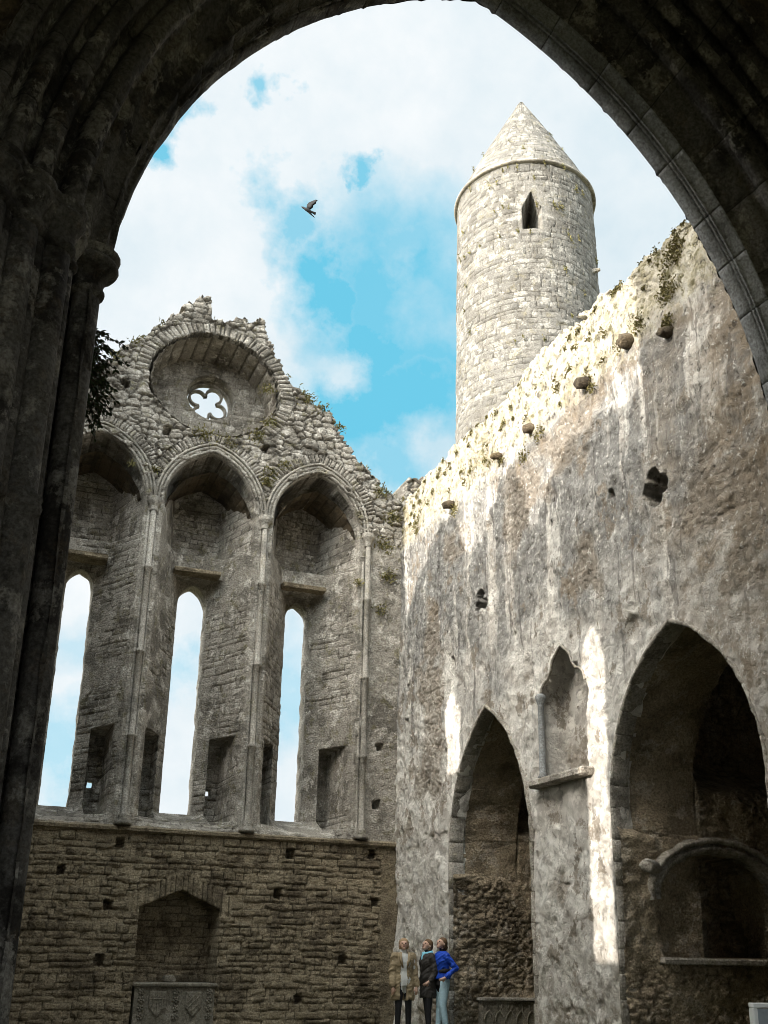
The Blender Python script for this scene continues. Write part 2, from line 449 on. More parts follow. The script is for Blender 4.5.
# ------------------------------------------------------------------ sun, sky
SR, SZ = .30, .22           # sunlight travels (1, SR, -SZ)
sd = Vector((1, SR, -SZ)).normalized()
sun = bpy.data.lights.new('sun', 'SUN'); so = bpy.data.objects.new('sun', sun); COL.objects.link(so)
sun.energy = 5.0; sun.angle = rad(.5); sun.color = (1, .94, .85)
so.rotation_euler = sd.to_track_quat('-Z', 'Y').to_euler(); so.location = (-20, 0, 30)
w = bpy.data.worlds.new('World'); SC.world = w; w.use_nodes = True
nt = w.node_tree; nt.nodes.clear()
class W(NT):
    def __init__(s): s.t = nt; s.co = s.n('ShaderNodeTexCoord').outputs['Generated']
ws = W()
bg = ws.n('ShaderNodeBackground'); out = ws.n('ShaderNodeOutputWorld'); ws.l(bg.outputs[0], out.inputs[0])
sky = ws.n('ShaderNodeTexSky'); sky.sky_type = 'NISHITA'; sky.sun_disc = False
sky.sun_elevation = math.asin(-sd.z); sky.sun_rotation = math.atan2(-sd.x, -sd.y); sky.air_density = 1.; sky.dust_density = .3; sky.ozone_density = 1.5
SKYS = .0635; GAIN = 12.
bg.inputs[1].default_value = SKYS
def vsub(v, c):
    o = ws.n('ShaderNodeVectorMath'); o.operation = 'DISTANCE'; ws.l(v, o.inputs[0]); o.inputs[1].default_value = c; return o.outputs['Value']
wn = ws.n('ShaderNodeTexNoise'); wn.inputs['Scale'].default_value = 7; wn.inputs['Detail'].default_value = 10; wn.inputs['Roughness'].default_value = .62; ws.l(ws.co, wn.inputs['Vector'])
va = ws.n('ShaderNodeVectorMath'); va.operation = 'MULTIPLY_ADD'; ws.l(wn.outputs[1], va.inputs[0]); va.inputs[1].default_value = (.20, .20, .20); ws.l(ws.co, va.inputs[2])
wn2 = ws.n('ShaderNodeVectorMath'); wn2.operation = 'SUBTRACT'; ws.l(va.outputs[0], wn2.inputs[0]); wn2.inputs[1].default_value = (.10, .10, .10)
P = wn2.outputs[0]
# openings in the cloud cover, each a direction in the sky and an angular size
gaps = [((172, 140), .026, .95), ((186, 128), .02, .8), ((258, 95), .018, .8), ((378, 180), .022, .9), ((362, 190), .014, .8), ((392, 170), .014, .7), ((285, 222), .035, .8), ((330, 268), .052, 1.), ((405, 290), .10, .95), ((390, 400), .10, 1.), ((345, 400), .06, .95), ((420, 230), .03, .4),
        ((370, 330), .07, 1.), ((300, 300), .028, .4), ((440, 345), .05, .8), ((395, 470), .05, .8), ((80, 640), .04, .35), ((190, 690), .03, .45), ((296, 690), .06, .5), ((60, 760), .05, .55)]
acc = None
for (px, py), r, a in gaps:
    d = ray(px, py); d = d/np.linalg.norm(d)
    g = ws.rng(vsub(P, tuple(d)), r*1.25, r*.45, 0, a)
    acc = g if acc is None else ws.math('MAXIMUM', acc, g)
puffs = [((340, 355), .030, .75), ((432, 445), .035, .7), ((440, 300), .03, .3), ((410, 255), .02, .3), ((75, 612), .02, .8), ((300, 800), .04, .8), ((180, 745), .04, .8), ((190, 600), .035, .6)]
for (px, py), r, a in puffs:
    d = ray(px, py); d = d/np.linalg.norm(d)
    g = ws.rng(vsub(P, tuple(d)), r*1.3, r*.3, 0, a)
    acc = ws.math('MULTIPLY', acc, ws.math('SUBTRACT', 1., g))
other = ws.rng(ws.noise(2.2, 6, .55), .56, .68)     # elsewhere in the sky, ordinary broken cloud
dcen = ray(384, 400); dcen = dcen/np.linalg.norm(dcen)
far_ = ws.rng(vsub(ws.co, tuple(dcen)), .62, .85)
acc = ws.math('MAXIMUM', acc, ws.math('MULTIPLY', other, far_))
cn = ws.noise(3.2, 7, .6); cn2 = ws.noise(9, 6, .6)
cv = ws.math('ADD', ws.math('MULTIPLY', cn, .7), ws.math('MULTIPLY', cn2, .3))
cl = ws.mix(ws.rng(cv, .38, .62), (6.6, 7.9, 8.6), (9.6, 9.8, 9.9))
blue = ws.mix(1, sky.outputs[0], (.55, 1.35, 1.35), 'MULTIPLY')
blue = ws.mix(.85, blue, (1.75, 6.6, 8.9))
skc = ws.mix(acc, cl, blue)
# sky brightened out of view, most on the sun side, added to fill shade
aw = ws.rng(vsub(ws.co, tuple(dcen)), .66, 1.0)
gc = V3 = Vector((-.80, -.22, .56)).normalized()
sg_ = ws.rng(vsub(ws.co, tuple(gc)), 1.35, .25); sg_ = ws.math('MULTIPLY', sg_, sg_)
glow = ws.math('ADD', 1., ws.math('MULTIPLY', aw, ws.math('ADD', .7, ws.math('MULTIPLY', sg_, GAIN))))
skc = ws.mix(ws.math('MULTIPLY', sg_, .9), skc, (10.3, 9.5, 8.3))
gv = ws.n('ShaderNodeVectorMath'); gv.operation = 'SCALE'; ws.l(skc, gv.inputs[0]); ws.l(glow, gv.inputs['Scale']); skc = gv.outputs[0]
ws.l(skc, bg.inputs[0])
SC.view_settings.view_transform = 'Standard'; SC.view_settings.look = 'None'; SC.view_settings.exposure = 0.7; SC.view_settings.gamma = 1
SC.render.engine = 'CYCLES'; SC.cycles.max_bounces = 6; SC.cycles.diffuse_bounces = 5; SC.cycles.use_denoising = True; SC.cycles.filter_width = .9

# ------------------------------------------------------------------ ground
g = MB(); g.add([(-1500, -1500, 0), (1500, -1500, 0), (1500, 1500, 0), (-1500, 1500, 0)], [(0, 1, 2, 3)])
gs = NT('trodden_grass'); gn = gs.noise(3, 8, .7); gn2 = gs.noise(40, 5, .7)
gm = gs.done(gs.mix(gs.rng(gn, .42, .6), (.06, .075, .025), (.16, .14, .10)), gs.bump(gn2, .03), .95)
tag(g.build('ground', gm, attrs=False), kind='structure')

# ------------------------------------------------------------------ end wall with three lancets
end = empty('ruined_end_wall', (4.3, YC, 0), 'ruined grey gable wall with three tall lancets under a round window', 'wall')
BX = [1.70, 4.315, 6.93]; HW = 1.10; AR = 1.50; ZS = 11.2; A_R = 1.48
A_H = math.sqrt(A_R**2-(HW-A_R)**2)
gx = [-3, -.6, .3, 1.26, 1.7, 2.3, 2.55, 2.9, 3.4, 3.62, 3.9, 3.96, 4.05, 4.6, 5.2, 5.3, 5.48, 5.92, 6.6, 7.15, 7.57, 8.13, 8.68, 9.04, 9.2, 9.3, 10.1, 10.2, 10.6]
gz = [11.5, 12.6, 13.5, 14.1, 14.67, 15.29, 15.55, 16.0, 16.5, 16.72, 16.8, 16.3, 16.25, 16.4, 16.56, 16.5, 15.93, 15.17, 14.56, 14.31, 13.56, 12.97, 12.5, 12.2, 12.2, 13.0, 13.05, 12.6, 12.3]
LW = [.31, .36, .31]
putlogs = [(3.0, 3.48), (6.62, 3.44), (8.52, 3.54), (2.88, 2.25), (6.38, 2.59), (8.61, 2.51), (2.82, 1.21), (6.93, .49), (8.66, 5.97), (8.61, 4.64), (3.14, 12.95), (2.07, 13.98), (5.52, 13.01), (7.9, 1.3), (1.9, 2.9)]
def bay_in(X, Z, o=0.):
    r = np.zeros(X.shape, bool)
    for xc in BX: r |= arch_in(X-xc, Z, HW+o, A_R+o, ZS, 3.8)
    return r
def end_pos(X, Z):
    D = np.zeros(X.shape)
    hc, idc = coursed(X, Z, .135, .33, 11, .05)
    hr, idr = rubble(X, Z, .27, .15, 21)
    up = Z > 3.8
    h = np.where(up, hr, hc); sid = np.where(up, idr, idc)
    amp = np.where(Z > 11.3, .06, np.where(Z < 3.8, .034, .04))
    # splayed embrasures
    for k, xc in enumerate(BX):
        x = X-xc; ax = np.abs(x); ins = arch_in(x, Z, HW, A_R, ZS, 3.8)
        d = 1.35*np.clip((HW-ax)/(HW-LW[k]), 0, 1)
        d = np.minimum(d, np.where(Z > 9.78, .95, 9)); d = np.where(Z > 10.35, 1.7*np.clip((HW-ax)/.55, 0, 1), d)
        d = d*np.clip((Z-3.84)/.44, 0, 1)
        nich = (ax > .58) & (ax < .97) & (Z > 4.08) & (Z < 5.95)
        d = np.where(nich, 1.5, d)
        D = np.where(ins, d, D)
        # coursed stones inside the splays
        h2_, id2 = coursed(X*1.25, Z, .15, .3, 31+k, .05)
        pl = ss(.56, .60, fbm(X*.9, Z*.7+4*k, 5, 41))
        h = np.where(ins, h2_*(1-pl)+pl*.9, h); sid = np.where(ins, id2*(1-pl)+pl*(.75-.4*(k == 0)), sid)
        amp = np.where(ins, .035, amp)
        # ring of small voussoirs over the arch
        c = HW-A_R; xs = ax-c; rr = np.hypot(xs, Z-ZS); ph = np.arctan2(Z-ZS, xs)
        ring = (Z > ZS+.5) & (rr > A_R+.27) & (rr < A_R+.5) & ((rr-A_R) > 0)
        kk, e0, e1 = cell1(ph*2.0/.10, 0*ph+np.sign(x), 51, .5)
        e = np.minimum(np.minimum(e0, e1)*.10, np.minimum(rr-A_R-.27, A_R+.5-rr))
        h = np.where(ring, ss(.002, .022, e), h); sid = np.where(ring, .2+.6*h2(kk, 0*kk+np.sign(x), 3), sid)
    # round recess
    wob = .05*(fbm(X*3, Z*3, 3, 61)-.5)*4
    re = np.hypot((X-4.2)/1.6, (Z-14.45)/1.38)+wob*.35
    D = np.where(re < 1, 1.2, D)
    sm = (re < 1)
    hb, ib = coursed(X, Z, .17, .36, 71, .05)
    h = np.where(sm, .25+.75*hb, h); sid = np.where(sm, .55+.45*ib, sid); amp = np.where(sm, .035, amp)
    ph = np.arctan2((Z-14.45)/1.38, (X-4.2)/1.6); ring = (re > 1.02) & (re < 1.23) & (ph > -.7) & (ph < 3.5)
    kk, e0, e1 = cell1(ph*1.6/.12, 0*ph, 55, .5)
    e = np.minimum(np.minimum(e0, e1)*.12, np.minimum(re-1.02, 1.23-re)*1.5)
    h = np.where(ring, ss(.002, .03, e), h); sid = np.where(ring, .1+.6*h2(kk, 0*kk, 4), sid)
    for px, pz in putlogs:
        q = (np.abs(X-px)+.05*(vn(X*12, Z*12, 3)-.5) < .08) & (np.abs(Z-pz)+.05*(vn(X*12, Z*12, 5)-.5) < .09); D = np.where(q, .45, D)
    # tomb recess
    tb = tomb_in(X, Z); D = np.where(tb, .85, D)
    tx = X-4.34; tr = ~tb & tomb_in(X, Z, .26) & (Z > 2.1)
    kk, e0, e1 = cell1(tx/.11, 0*tx, 57, .5)
    h = np.where(tr, ss(.002, .022, np.minimum(e0, e1)*.11), h)
    sid = np.where(tr, .1+.7*h2(kk, 0*kk, 6), sid)
    for xs in (BX[0]-1.307, BX[0]+1.307, BX[1]+1.307, BX[2]+1.307):
        q = (np.abs(X-xs) < .26) & (Z > 3.8) & (Z < 11.25); h = np.where(q, .8+.2*h, h); sid = np.where(q, .45+.3*sid, sid); amp = np.where(q, .015, amp)
    q = (X > 8.36) & (Z > 3.8) & (Z < 10.2+1.2*vn(X*3, Z*.5, 9)); h = np.where(q, .8+.2*h, h); sid = np.where(q, .6, sid); amp = np.where(q, .02, amp)
    # quoin strip by the corner
    q = (X > 8.75) & (Z < 3.6); h = np.where(q, .85, h); sid = np.where(q, .9, sid)
    rough = .08*(fbm(X*1.1, Z*1.1, 4, 81)-.5)+.045*(fbm(X*8, Z*9, 4, 83)-.5)
    Y = YC+D-h*amp-(sid-.5)*amp*1.5*h+rough
    return np.stack([X, Y, Z], -1), {'stone': sid, 'joint': h}
def tomb_in(X, Z, o=0.):
    s = np.abs(X-4.34); top = 2.22+o+(.84+o-s)*.44
    return (s < .83+o) & (Z < top) & (Z > .0)
def gable_top(X, Z):
    t = np.interp(X, gx, gz)
    _, sid = rubble(X, Z, .3, .2, 21); 
    return t+.22*(sid-.5)+.06*(vn(X*14, Z*14, 4)-.5)
def end_keep(X, Z):
    k = Z < gable_top(X, Z)
    for xc in BX[:2]:
        k &= ~((np.abs(X-xc-.74) < .065) & (np.abs(Z-4.83) < .075))
    return k
snaps = []
for k, xc in enumerate(BX):
    a = LW[k]; R_ = a*1.6; z1 = [9.3, 9.2, 9.2][k]; z0 = 4.3
    snaps.append((lambda X, Z, a=a, R_=R_, z1=z1, xc=xc: arch_in(X-xc, Z, a, R_, z1, 4.3), arch_curve(xc, z1, a, R_, z0, 400)))
RC = (4.33, 14.77); RR = .62
snaps.append((lambda X, Z: np.hypot(X-RC[0], Z-RC[1]) < RR, [(RC[0]+RR*math.cos(t), RC[1]+RR*math.sin(t)) for t in np.linspace(0, 6.2832, 400)]))
def end_ext(q, t):
    r = q.copy(); r[:, 1] = q[:, 1]+(YC+1.78-q[:, 1])*t; return r
def comb_mat(): return [M['gable'], M['lower']]
ew = sheet('masonry', np.arange(-1.2, 10.6, .026), np.arange(-.1, 17.3, .026), end_pos, end_keep, comb_mat(), end, snaps, end_ext, 4, .06)
zc = np.zeros(len(ew.data.polygons)*3); ew.data.polygons.foreach_get('center', zc); zc = zc.reshape(-1, 3)
ew.data.polygons.foreach_set('material_index', ((zc[:, 2] < 3.8)).astype(np.int32))

# round window tracery: outer ring and six foils around a star
t = MB()
mp_ = lambda s, z, d: (s, d, z)
yt = YC+1.52
def ringpoly(mb, cx, cz, r0, r1, d0, d1, n=28, a0=0, a1=360):
    V = []; F = []
    for k in range(n+1):
        a = rad(a0+(a1-a0)*k/n)
        for r, d in ((r0, d0+.02), (r0+(r1-r0)*.35, d0), (r1-(r1-r0)*.35, d0), (r1, d0+.02), (r1, d1), (r0, d1)):
            V.append((cx+r*math.cos(a), d, cz+r*math.sin(a)))
    for k in range(n):
        for j in range(6): F.append((k*6+j, k*6+(j+1) % 6, (k+1)*6+(j+1) % 6, (k+1)*6+j))
    mb.add(V, F)
ringpoly(t, RC[0], RC[1], .555, .645, yt, yt+.16)
for k in range(4):
    a = 62+90*k; cx = RC[0]+.31*math.cos(rad(a)); cz = RC[1]+.31*math.sin(rad(a))
    ringpoly(t, cx, cz, .175, .235, yt+.01, yt+.14, 22, a+180+48, a+180+312)
t.build('rose_tracery', M['dress'], end, True)
# mouldings, shafts, string course
prof = [(-.0, YC+.16), (0, YC+.03), (.03, YC+.0)]+roll(.07, YC-.01, .045, 150, 330)+[(.135, YC+.02)]+roll(.175, YC-.03, .045, 150, 330)+[(.235, YC-.0)]+roll(.265, YC-.07, .035, 130, 350)+[(.31, YC+.02)]
for k, xc in enumerate(BX):
    sweep('arch_moulding', xc, ZS+.02, HW-.02, A_R-.02, [(o*.82, d) for o, d in prof], mapY, ZS+.02, M['dress'], end, .6, 30, .008, 3+k)
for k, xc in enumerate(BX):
    sweep('soffit', xc, ZS-.4, HW-.035, A_R-.035+.0, [(.01*(j % 2), YC+.12+.11*j) for j in range(12)], mapY, ZS-.4, M['crosswall'], end, .24, 40, .02, 33+k, rough=.07)  # darker stone than the wall, paints in the shade under the bay arches
V_ = []; F_ = []; S_ = []; J_ = []; nk, nj = 150, 14
for k in range(nk):
    a = 2*math.pi*k/nk
    for j in range(nj):
        rr = 1-.03+.03*(random.random()-.5)-(.012 if k % 5 else -.015); 
        V_.append((4.2+1.6*rr*math.cos(a), YC+.03+.095*j, 14.45+1.38*rr*math.sin(a))); S_.append(random.Random((k//5)*7+(j//4)).random()); J_.append(1. if k % 5 else .1)
for k in range(nk):
    for j in range(nj-1): F_.append((k*nj+j, k*nj+j+1, ((k+1) % nk)*nj+j+1, ((k+1) % nk)*nj+j))
link('recess_reveal', mesh_np('recess_reveal', V_, F_, {'stone': S_, 'joint': J_}), M['gable'], end)
for k, xs in enumerate((BX[0]-1.307, BX[0]+1.307, BX[1]+1.307, BX[2]+1.307)):
    s = MB(); cy = YC-.03
    prf = [(.16, 3.84), (.17, 3.9), (.10, 3.98), (.12, 4.02), (.066, 4.1)]
    for zc_ in (5.7, 7.56, 9.5):
        prf += [(.062, zc_-.05), (.092, zc_-.02), (.096, zc_+.02), (.062, zc_+.05)]
    prf += [(.062, 10.86)]
    s.lathe(xs, cy-.05, prf, 16)
    for sg in (-1, 1):
        s.lathe(xs+sg*.095, cy+.03, [(q*.55, z) for q, z in prf], 12)
    s.build('wall_shaft', M['dress'], end, True, k)
    c = MB(); c.lathe(xs, cy-.02, [(.085, 10.86), (.105, 10.89), (.08, 10.93), (.10, 11.01), (.155, 11.09), (.168, 11.13), (.148, 11.16), (.162, 11.2), (.11, 11.23)], 18)
    c.build('capital', M['dress'], end, True, k)
for k, xc in enumerate(BX):
    s = MB(); s.box(xc-.6, xc+.5, YC+.6, YC+1.3, 9.80, 9.91, .02, .015); s.build('lintel', M['lower'], end, False, k)
s = MB(); x = -1.1
while x < 9.08:
    L_ = random.uniform(.7, 1.3); x1 = min(x+L_, 9.085)
    j = random.uniform(-.008, .008)
    s.add([(x+.004, YC-.12+j, 3.73), (x1-.004, YC-.12+j, 3.73), (x1-.004, YC-.13+j, 3.79), (x+.004, YC-.13+j, 3.79), (x1-.004, YC+.06, 3.87), (x+.004, YC+.06, 3.87), (x+.004, YC+.05, 3.66), (x1-.004, YC+.05, 3.66)],
          [(0, 1, 2, 3), (3, 2, 4, 5), (6, 7, 1, 0), (0, 3, 5, 6), (1, 7, 4, 2)])
    x = x1
s.build('string_course', M['lower'], end)

# wall tomb with two carved shields
tomb = empty('wall_tomb', (4.37, YC-.05, 0), 'low grey chest tomb with two carved shields in a pointed recess', 'tomb')
s = MB(); s.box(3.56, 5.18, YC-.02, YC+.7, -.02, .72, .012, .004); s.build('chest', M['carved'], tomb)
s = MB(); s.box(3.52, 5.22, YC-.08, YC+.75, .725, .80, .02, .006); s.build('lid', M['carved'], tomb)
def shield(cx, cz, w_, h_, yf):
    m = MB(); pts = [(cx-w_/2, cz+h_/2), (cx+w_/2, cz+h_/2), (cx+w_/2, cz-h_*.12), (cx, cz-h_/2), (cx-w_/2, cz-h_*.12)]
    m.prism(pts[::-1], mapY, yf-.035, yf+.005, .1); return m
def bars(m, pts, yf, r=.012):
    m.tube([(a, yf, b) for a, b in pts], r, 6)
m = shield(4.02, .40, .34, .48, YC-.02)
for q in (-.09, 0, .09): bars(m, [(4.02+q, .58), (4.02+q, .33)], YC-.058)
bars(m, [(3.88, .5), (4.16, .5)], YC-.058)
m.build('shield', M['carved'], tomb)
m = shield(4.74, .40, .32, .48, YC-.02)
bars(m, [(4.62, .32), (4.86, .56)], YC-.058); bars(m, [(4.62, .42), (4.8, .6)], YC-.058); bars(m, [(4.7, .26), (4.87, .44)], YC-.058); bars(m, [(4.63, .57), (4.73, .5)], YC-.058)
m.build('shield', M['carved'], tomb)
for cx in (3.70, 4.39, 5.06):
    m = MB()
    for q in range(4):
        cz = .17+.155*q
        for a in range(5):
            th = rad(90+72*a+20*q); m.ball((cx+.045*math.cos(th), YC-.03, cz+.045*math.sin(th)), (.028, .02, .028), 8, 5)
        m.ball((cx, YC-.04, cz), .02, 8, 5)
    m.build('carved_foliage', M['carved'], tomb, True)
s = MB(); s.box(4.18, 4.42, YC+.3, YC+.55, .80, .93, .03, .015)
tag(s.build('loose_stone', M['carved']), 'pale squared stone block lying on the lid of the shield tomb', 'stone')

# ------------------------------------------------------------------ side wall with chapel arches
side = empty('ruined_side_wall', (XC, 15, 0), 'tall plastered side wall with two chapel arches, its top in sunlight', 'wall')
A1 = (17.5, 3.3, 1.62, 3.09); A2 = (11.7, 3.6, 1.68, 2.64)   # centre, springing, half width, radius
TX = XC+1.5
def foil(Y, Z, c, r, n, lobes, a0=90):
    q = np.hypot(Y-c[0], Z-c[1]) < r*.8
    for k in range(n):
        a = rad(a0+360/n*k); q |= np.hypot(Y-c[0]-r*math.cos(a), Z-c[1]-r*math.sin(a)) < lobes
    return q
NC = 14.72
def niche_in(Y, Z, o=0.):
    s = np.abs(Y-NC)
    q = (s < .70+o) & (Z > 4.3) & (Z < 5.75)
    q |= (np.hypot(s-.42, Z-5.72) < .29+o) | (np.hypot(Y-NC, Z-6.1) < .33+o) | ((s < .5) & (Z > 5.5) & (Z < 6.1)) | ((s < .16+o-(Z-6.35)*.9) & (Z > 6.3) & (Z < 6.55+o))
    return q
def side_pos(Y, Z):
    hr, idr = rubble(Y, Z, .3, .16, 121)
    ex = fbm(Y*.8, Z*.8, 6, 131)
    lowz = ss(1.8, .4, Z)*.08+ss(10.8, 11.3, Z)*.03
    expo = ss(.60, .70, ex+lowz)
    big = .16*(fbm(Y*.45, Z*.45, 4, 141)-.5)
    med = .10*(fbm(Y*2.2, Z*1.8, 5, 143)-.5)+.05*(fbm(Y*7, Z*7, 4, 145)-.5)
    rg = .045*(ridge(Y*3.1+fbm(Y*2, Z*2, 2, 5), Z*2.7, 4, 151)-.5)
    flake = .018*ss(.5, .515, fbm(Y*2.6+3, Z*2.2, 5, 161))
    Xd = XC+big+med+rg+flake+expo*(.03-.025*hr)
    D = np.zeros(Y.shape)
    D = np.where(foil(Y, Z, (11.77, 8.22), .17, 4, .145), .7, D)
    D = np.where(foil(Y, Z, (17.65, 8.22), .15, 3, .12), .6, D)
    for (a, b, r) in ((19.0, 7.33, .09), (21.31, 7.27, .07), (21.34, 6.46, .06), (12.9, 8.62, .055), (19.33, 5.44, .05), (21.6, 10.56, .06), (14.9, 8.9, .04), (16.4, 7.2, .035), (20.2, 4.9, .04)):
        D = np.where((np.abs(Y-a) < r) & (np.abs(Z-b) < r*1.2), .35, D)
    D = np.where(niche_in(Y, Z), .42, D)
    # a scar where a stone has fallen, right of the sunlit patch
    D = D+.08*ss(.24, .17, np.hypot((Y-12.6)/1., (Z-6.22)/1.)+.08*(vn(Y*9, Z*9, 3)-.5))+.05*ss(.17, .12, np.hypot((Y-15.75)*1.6, (Z-6.15)*.8))
    return np.stack([Xd+D, Y, Z], -1), {'stone': idr, 'joint': 1-expo*(1-hr), 'expo': expo}
def side_top(Y, Z):
    t = np.interp(Y, [8, 10, 10.5, 11, 12, 13, 13.2, 15, 16, 17.5, 18.5, 19.5, 20, 21, 22], [12.2, 12.25, 12.2, 12.4, 12.25, 12.4, 12.35, 12.5, 12.3, 12.25, 12.4, 12.3, 12.35, 12.2, 12.15])
    _, sid = rubble(Y, Z, .32, .2, 121)
    return t+.16*(sid-.5)+.05*(vn(Y*13, Z*13, 4)-.5)
sn = []
for c, zs, a, R_ in (A1, A2):
    sn.append((lambda Y, Z, c=c, zs=zs, a=a, R_=R_: arch_in(Y-c, Z, a, R_, zs, -9), arch_curve(c, zs, a, R_, -.2, 900)))
def side_ext(q, tt):
    r = q.copy(); r[:, 0] = q[:, 0]+(TX-q[:, 0])*tt; return r
sw = sheet('masonry', np.arange(8.2, 22.05, .026), np.arange(-.1, 12.8, .026), side_pos, lambda Y, Z: Z < side_top(Y, Z), [M['plaster'], M['jamb']], side, sn, side_ext, 9, .12)
zc = np.zeros(len(sw.data.polygons)*3); sw.data.polygons.foreach_get('center', zc); zc = zc.reshape(-1, 3)
nr = np.zeros(len(sw.data.polygons)*3); sw.data.polygons.foreach_get('normal', nr); nr = nr.reshape(-1, 3)
sw.data.polygons.foreach_set('material_index', ((zc[:, 0] > XC+.28) & (zc[:, 2] < 7)).astype(np.int32) & ~niche_in(zc[:, 1], zc[:, 2], .1).astype(np.int32) & 1)
# arch rims of dressed stone
for (c, zs, a, R_), sd_ in ((A1, 5), (A2, 6)):
    sweep('arch_rim', c, zs, a-.012, R_-.012, [(0, XC+.30), (-.012, XC+.12), (-.005, XC+.01), (.012, XC-.012), (.045, XC-.008), (.06, XC+.06)], mapX, -.05, M['dress'], side, .42, 40, .012, sd_, rough=.03)
# niche: shaft on its far side, worn sill below
s = MB(); s.lathe(15.42, XC+.02, [(.07, 4.3), (.09, 4.34), (.06, 4.4), (.055, 5.6), (.08, 5.68), (.1, 5.76), (.06, 5.8)], 14)
s.v = [(y, x, z) for x, y, z in s.v]
s.build('niche_shaft', M['blue'], side, True)
s = MB(); s.v = []; s.box(XC-.17, XC+.4, 13.88, 15.62, 4.15, 4.29, .03, .01); s.build('niche_sill', M['gable'], side)
pts = []
for sg in (1, -1):
    P_ = [(.70, 5.74)]+[(.42+.29*math.cos(a), 5.72+.29*math.sin(a)) for a in np.linspace(.1, 1.5, 7)]+[(.33*math.cos(a)+.0, 6.1+.33*math.sin(a)) for a in np.linspace(.15, 1.1, 6)]+[(0., 6.52)]
    m = MB(); m.tube([(XC+.03, NC+sg*(p+.01), z+.0) for p, z in P_], .026, 6); m.build('niche_hood', M['dress'], side, True)
for y_, z_, r_ in ((12.17, 11.05, .17), (13.48, 10.98, .15), (15.34, 11.02, .15), (16.68, 11.05, .11), (19.0, 10.94, .13), (11.15, 10.6, .12)):
    s = MB(); s.tube([(XC+.15, y_, z_), (XC-.05, y_, z_), (XC-.17, y_+.02, z_-.02), (XC-.2, y_+.02, z_-.02)], [r_*.7, r_*.75, r_*.6, r_*.35], 9); s.v = [(a+random.uniform(-.02, .02), b+random.uniform(-.02, .02), c+random.uniform(-.02, .02)) for a, b, c in s.v]; s.build('corbel', M['crosswall'], side, True)

def chapel(y0, y1, zt, inner, tombf, seed):
    """chapel behind an arch: wall facing the camera at y1 with a deep dark arch above, the other walls and a barrel ceiling"""
    def pos(X, Z):
        h, sid = rubble(X, Z, .21, .11, seed)
        h = h*.6+.4*ridge(X*4, Z*5, 3, seed+9)
        pl = ss(.48, .58, fbm(X*.9, Z*.8, 6, seed+3)+ss(1.8, 3.4, Z)*.2-.12)
        D = 1.1*ss(inner[0]-.02, inner[0]+.15, X)*ss(inner[1]-.2, inner[1]+.7, Z)
        if tombf is not None: D = np.where(tombf(X, Z), .75, D)
        Y = y1+D-(h*.06+.03*(sid-.5))*(1-.75*pl)-pl*.03+.16*(fbm(X*1.7, Z*1.7, 6, seed+5)-.5)+.07*(fbm(X*7, Z*8, 4, seed+7)-.5)
        Y = Y+.30*ss(inner[2]-.5, inner[2], Z)*(X < TX+.02)
        return np.stack([X, Y, Z], -1), {'stone': np.where(pl > .5, .0, sid), 'joint': np.maximum(h, pl)}
    sheet('chapel_wall', np.arange(XC+.05, 14.6, .03), np.arange(-.1, 7.4, .03), pos, lambda X, Z: Z < 9, M['jamb'], side)
    m = MB()
    m.box(14.4, 14.7, y0-.5, y1+1.3, -.1, 7.6); m.box(TX+.01, 14.39, y0-.5, y0-.2, -.1, 7.6); m.box(TX+.01, 14.39, y0-.19, y1+1.3, zt, zt+.3)
    m.box(TX-.02, TX+.2, y0-.5, y1-2*(y1-y0-.15), -.1, 7.5) if False else None
    m.build('chapel_shell', M['jamb'], side)
tombarch = lambda X, Z: (np.abs(X-10.93) < 1.12) & (Z > 1.43) & (Z < 2.3+.68*np.sqrt(np.clip(1-((X-10.93)/1.12)**2, 0, 1)))
chapel(9.7, 13.34, 6.9, (TX+.02, 3.95, 3.6), tombarch, 201)
chapel(15.6, 19.10, 6.9, (TX+.02, 3.85, 3.3), None, 231)

# tomb arch in the nearer chapel
ta = empty('tomb_arch', (10.93, 13.3, 1.4), 'rounded stone tomb arch with a stub corbel inside the nearer chapel', 'tomb arch')
V = []; F = []; ST = []
N = 46; pr = [(0, .25), (0, -.02), (.05, -.06), (.09, -.06), (.11, -.02), (.14, -.02)]+[(.185+.042*math.cos(a), -.05+.042*math.sin(a)) for a in np.linspace(2.6, 6.0, 6)]+[(.27, .06)]
for k in range(N+1):
    a = math.pi*(1.02*k/N); nx, nz = math.cos(a)/1.12, math.sin(a)/.68; L_ = math.hypot(nx, nz); nx /= L_; nz /= L_
    g_ = .015 if k % 6 == 3 else 0
    for o, d in pr:
        V.append((10.93+(1.12+.0)*math.cos(a)+nx*(o-g_), 13.30+d+g_, 2.3+.68*math.sin(a)+nz*(o-g_))); ST.append(random.Random(k//6).random())
m_ = len(pr)
for k in range(N):
    for j in range(m_-1): F.append((k*m_+j, k*m_+j+1, (k+1)*m_+j+1, (k+1)*m_+j))
me = mesh_np('moulding', V, F, {'stone': ST, 'joint': [1.]*len(V)}); link('moulding', me, M['dress'], ta)
s = MB(); s.tube([(9.36, 12.98, 2.70), (9.37, 13.0, 2.70), (9.62, 13.20, 2.71), (9.86, 13.42, 2.70)], [.085, .10, .105, .11], 9); s.v = [(a+random.uniform(-.012, .012), b, c+random.uniform(-.012, .012)) for a, b, c in s.v]
s.build('corbel_head', M['dress'], ta, True)
s = MB(); s.box(9.72, 12.2, 13.16, 13.9, 1.33, 1.425, .02, .008); s.build('bench_slab', M['dress'], ta)
s = MB(); s.box(10.1, 11.02, 13.78, 13.98, 1.43, 2.02, .02, .006)
tag(s.build('grave_slab', M['carved']), 'dark rectangular grave slab leaning in the back of the tomb arch', 'grave slab')
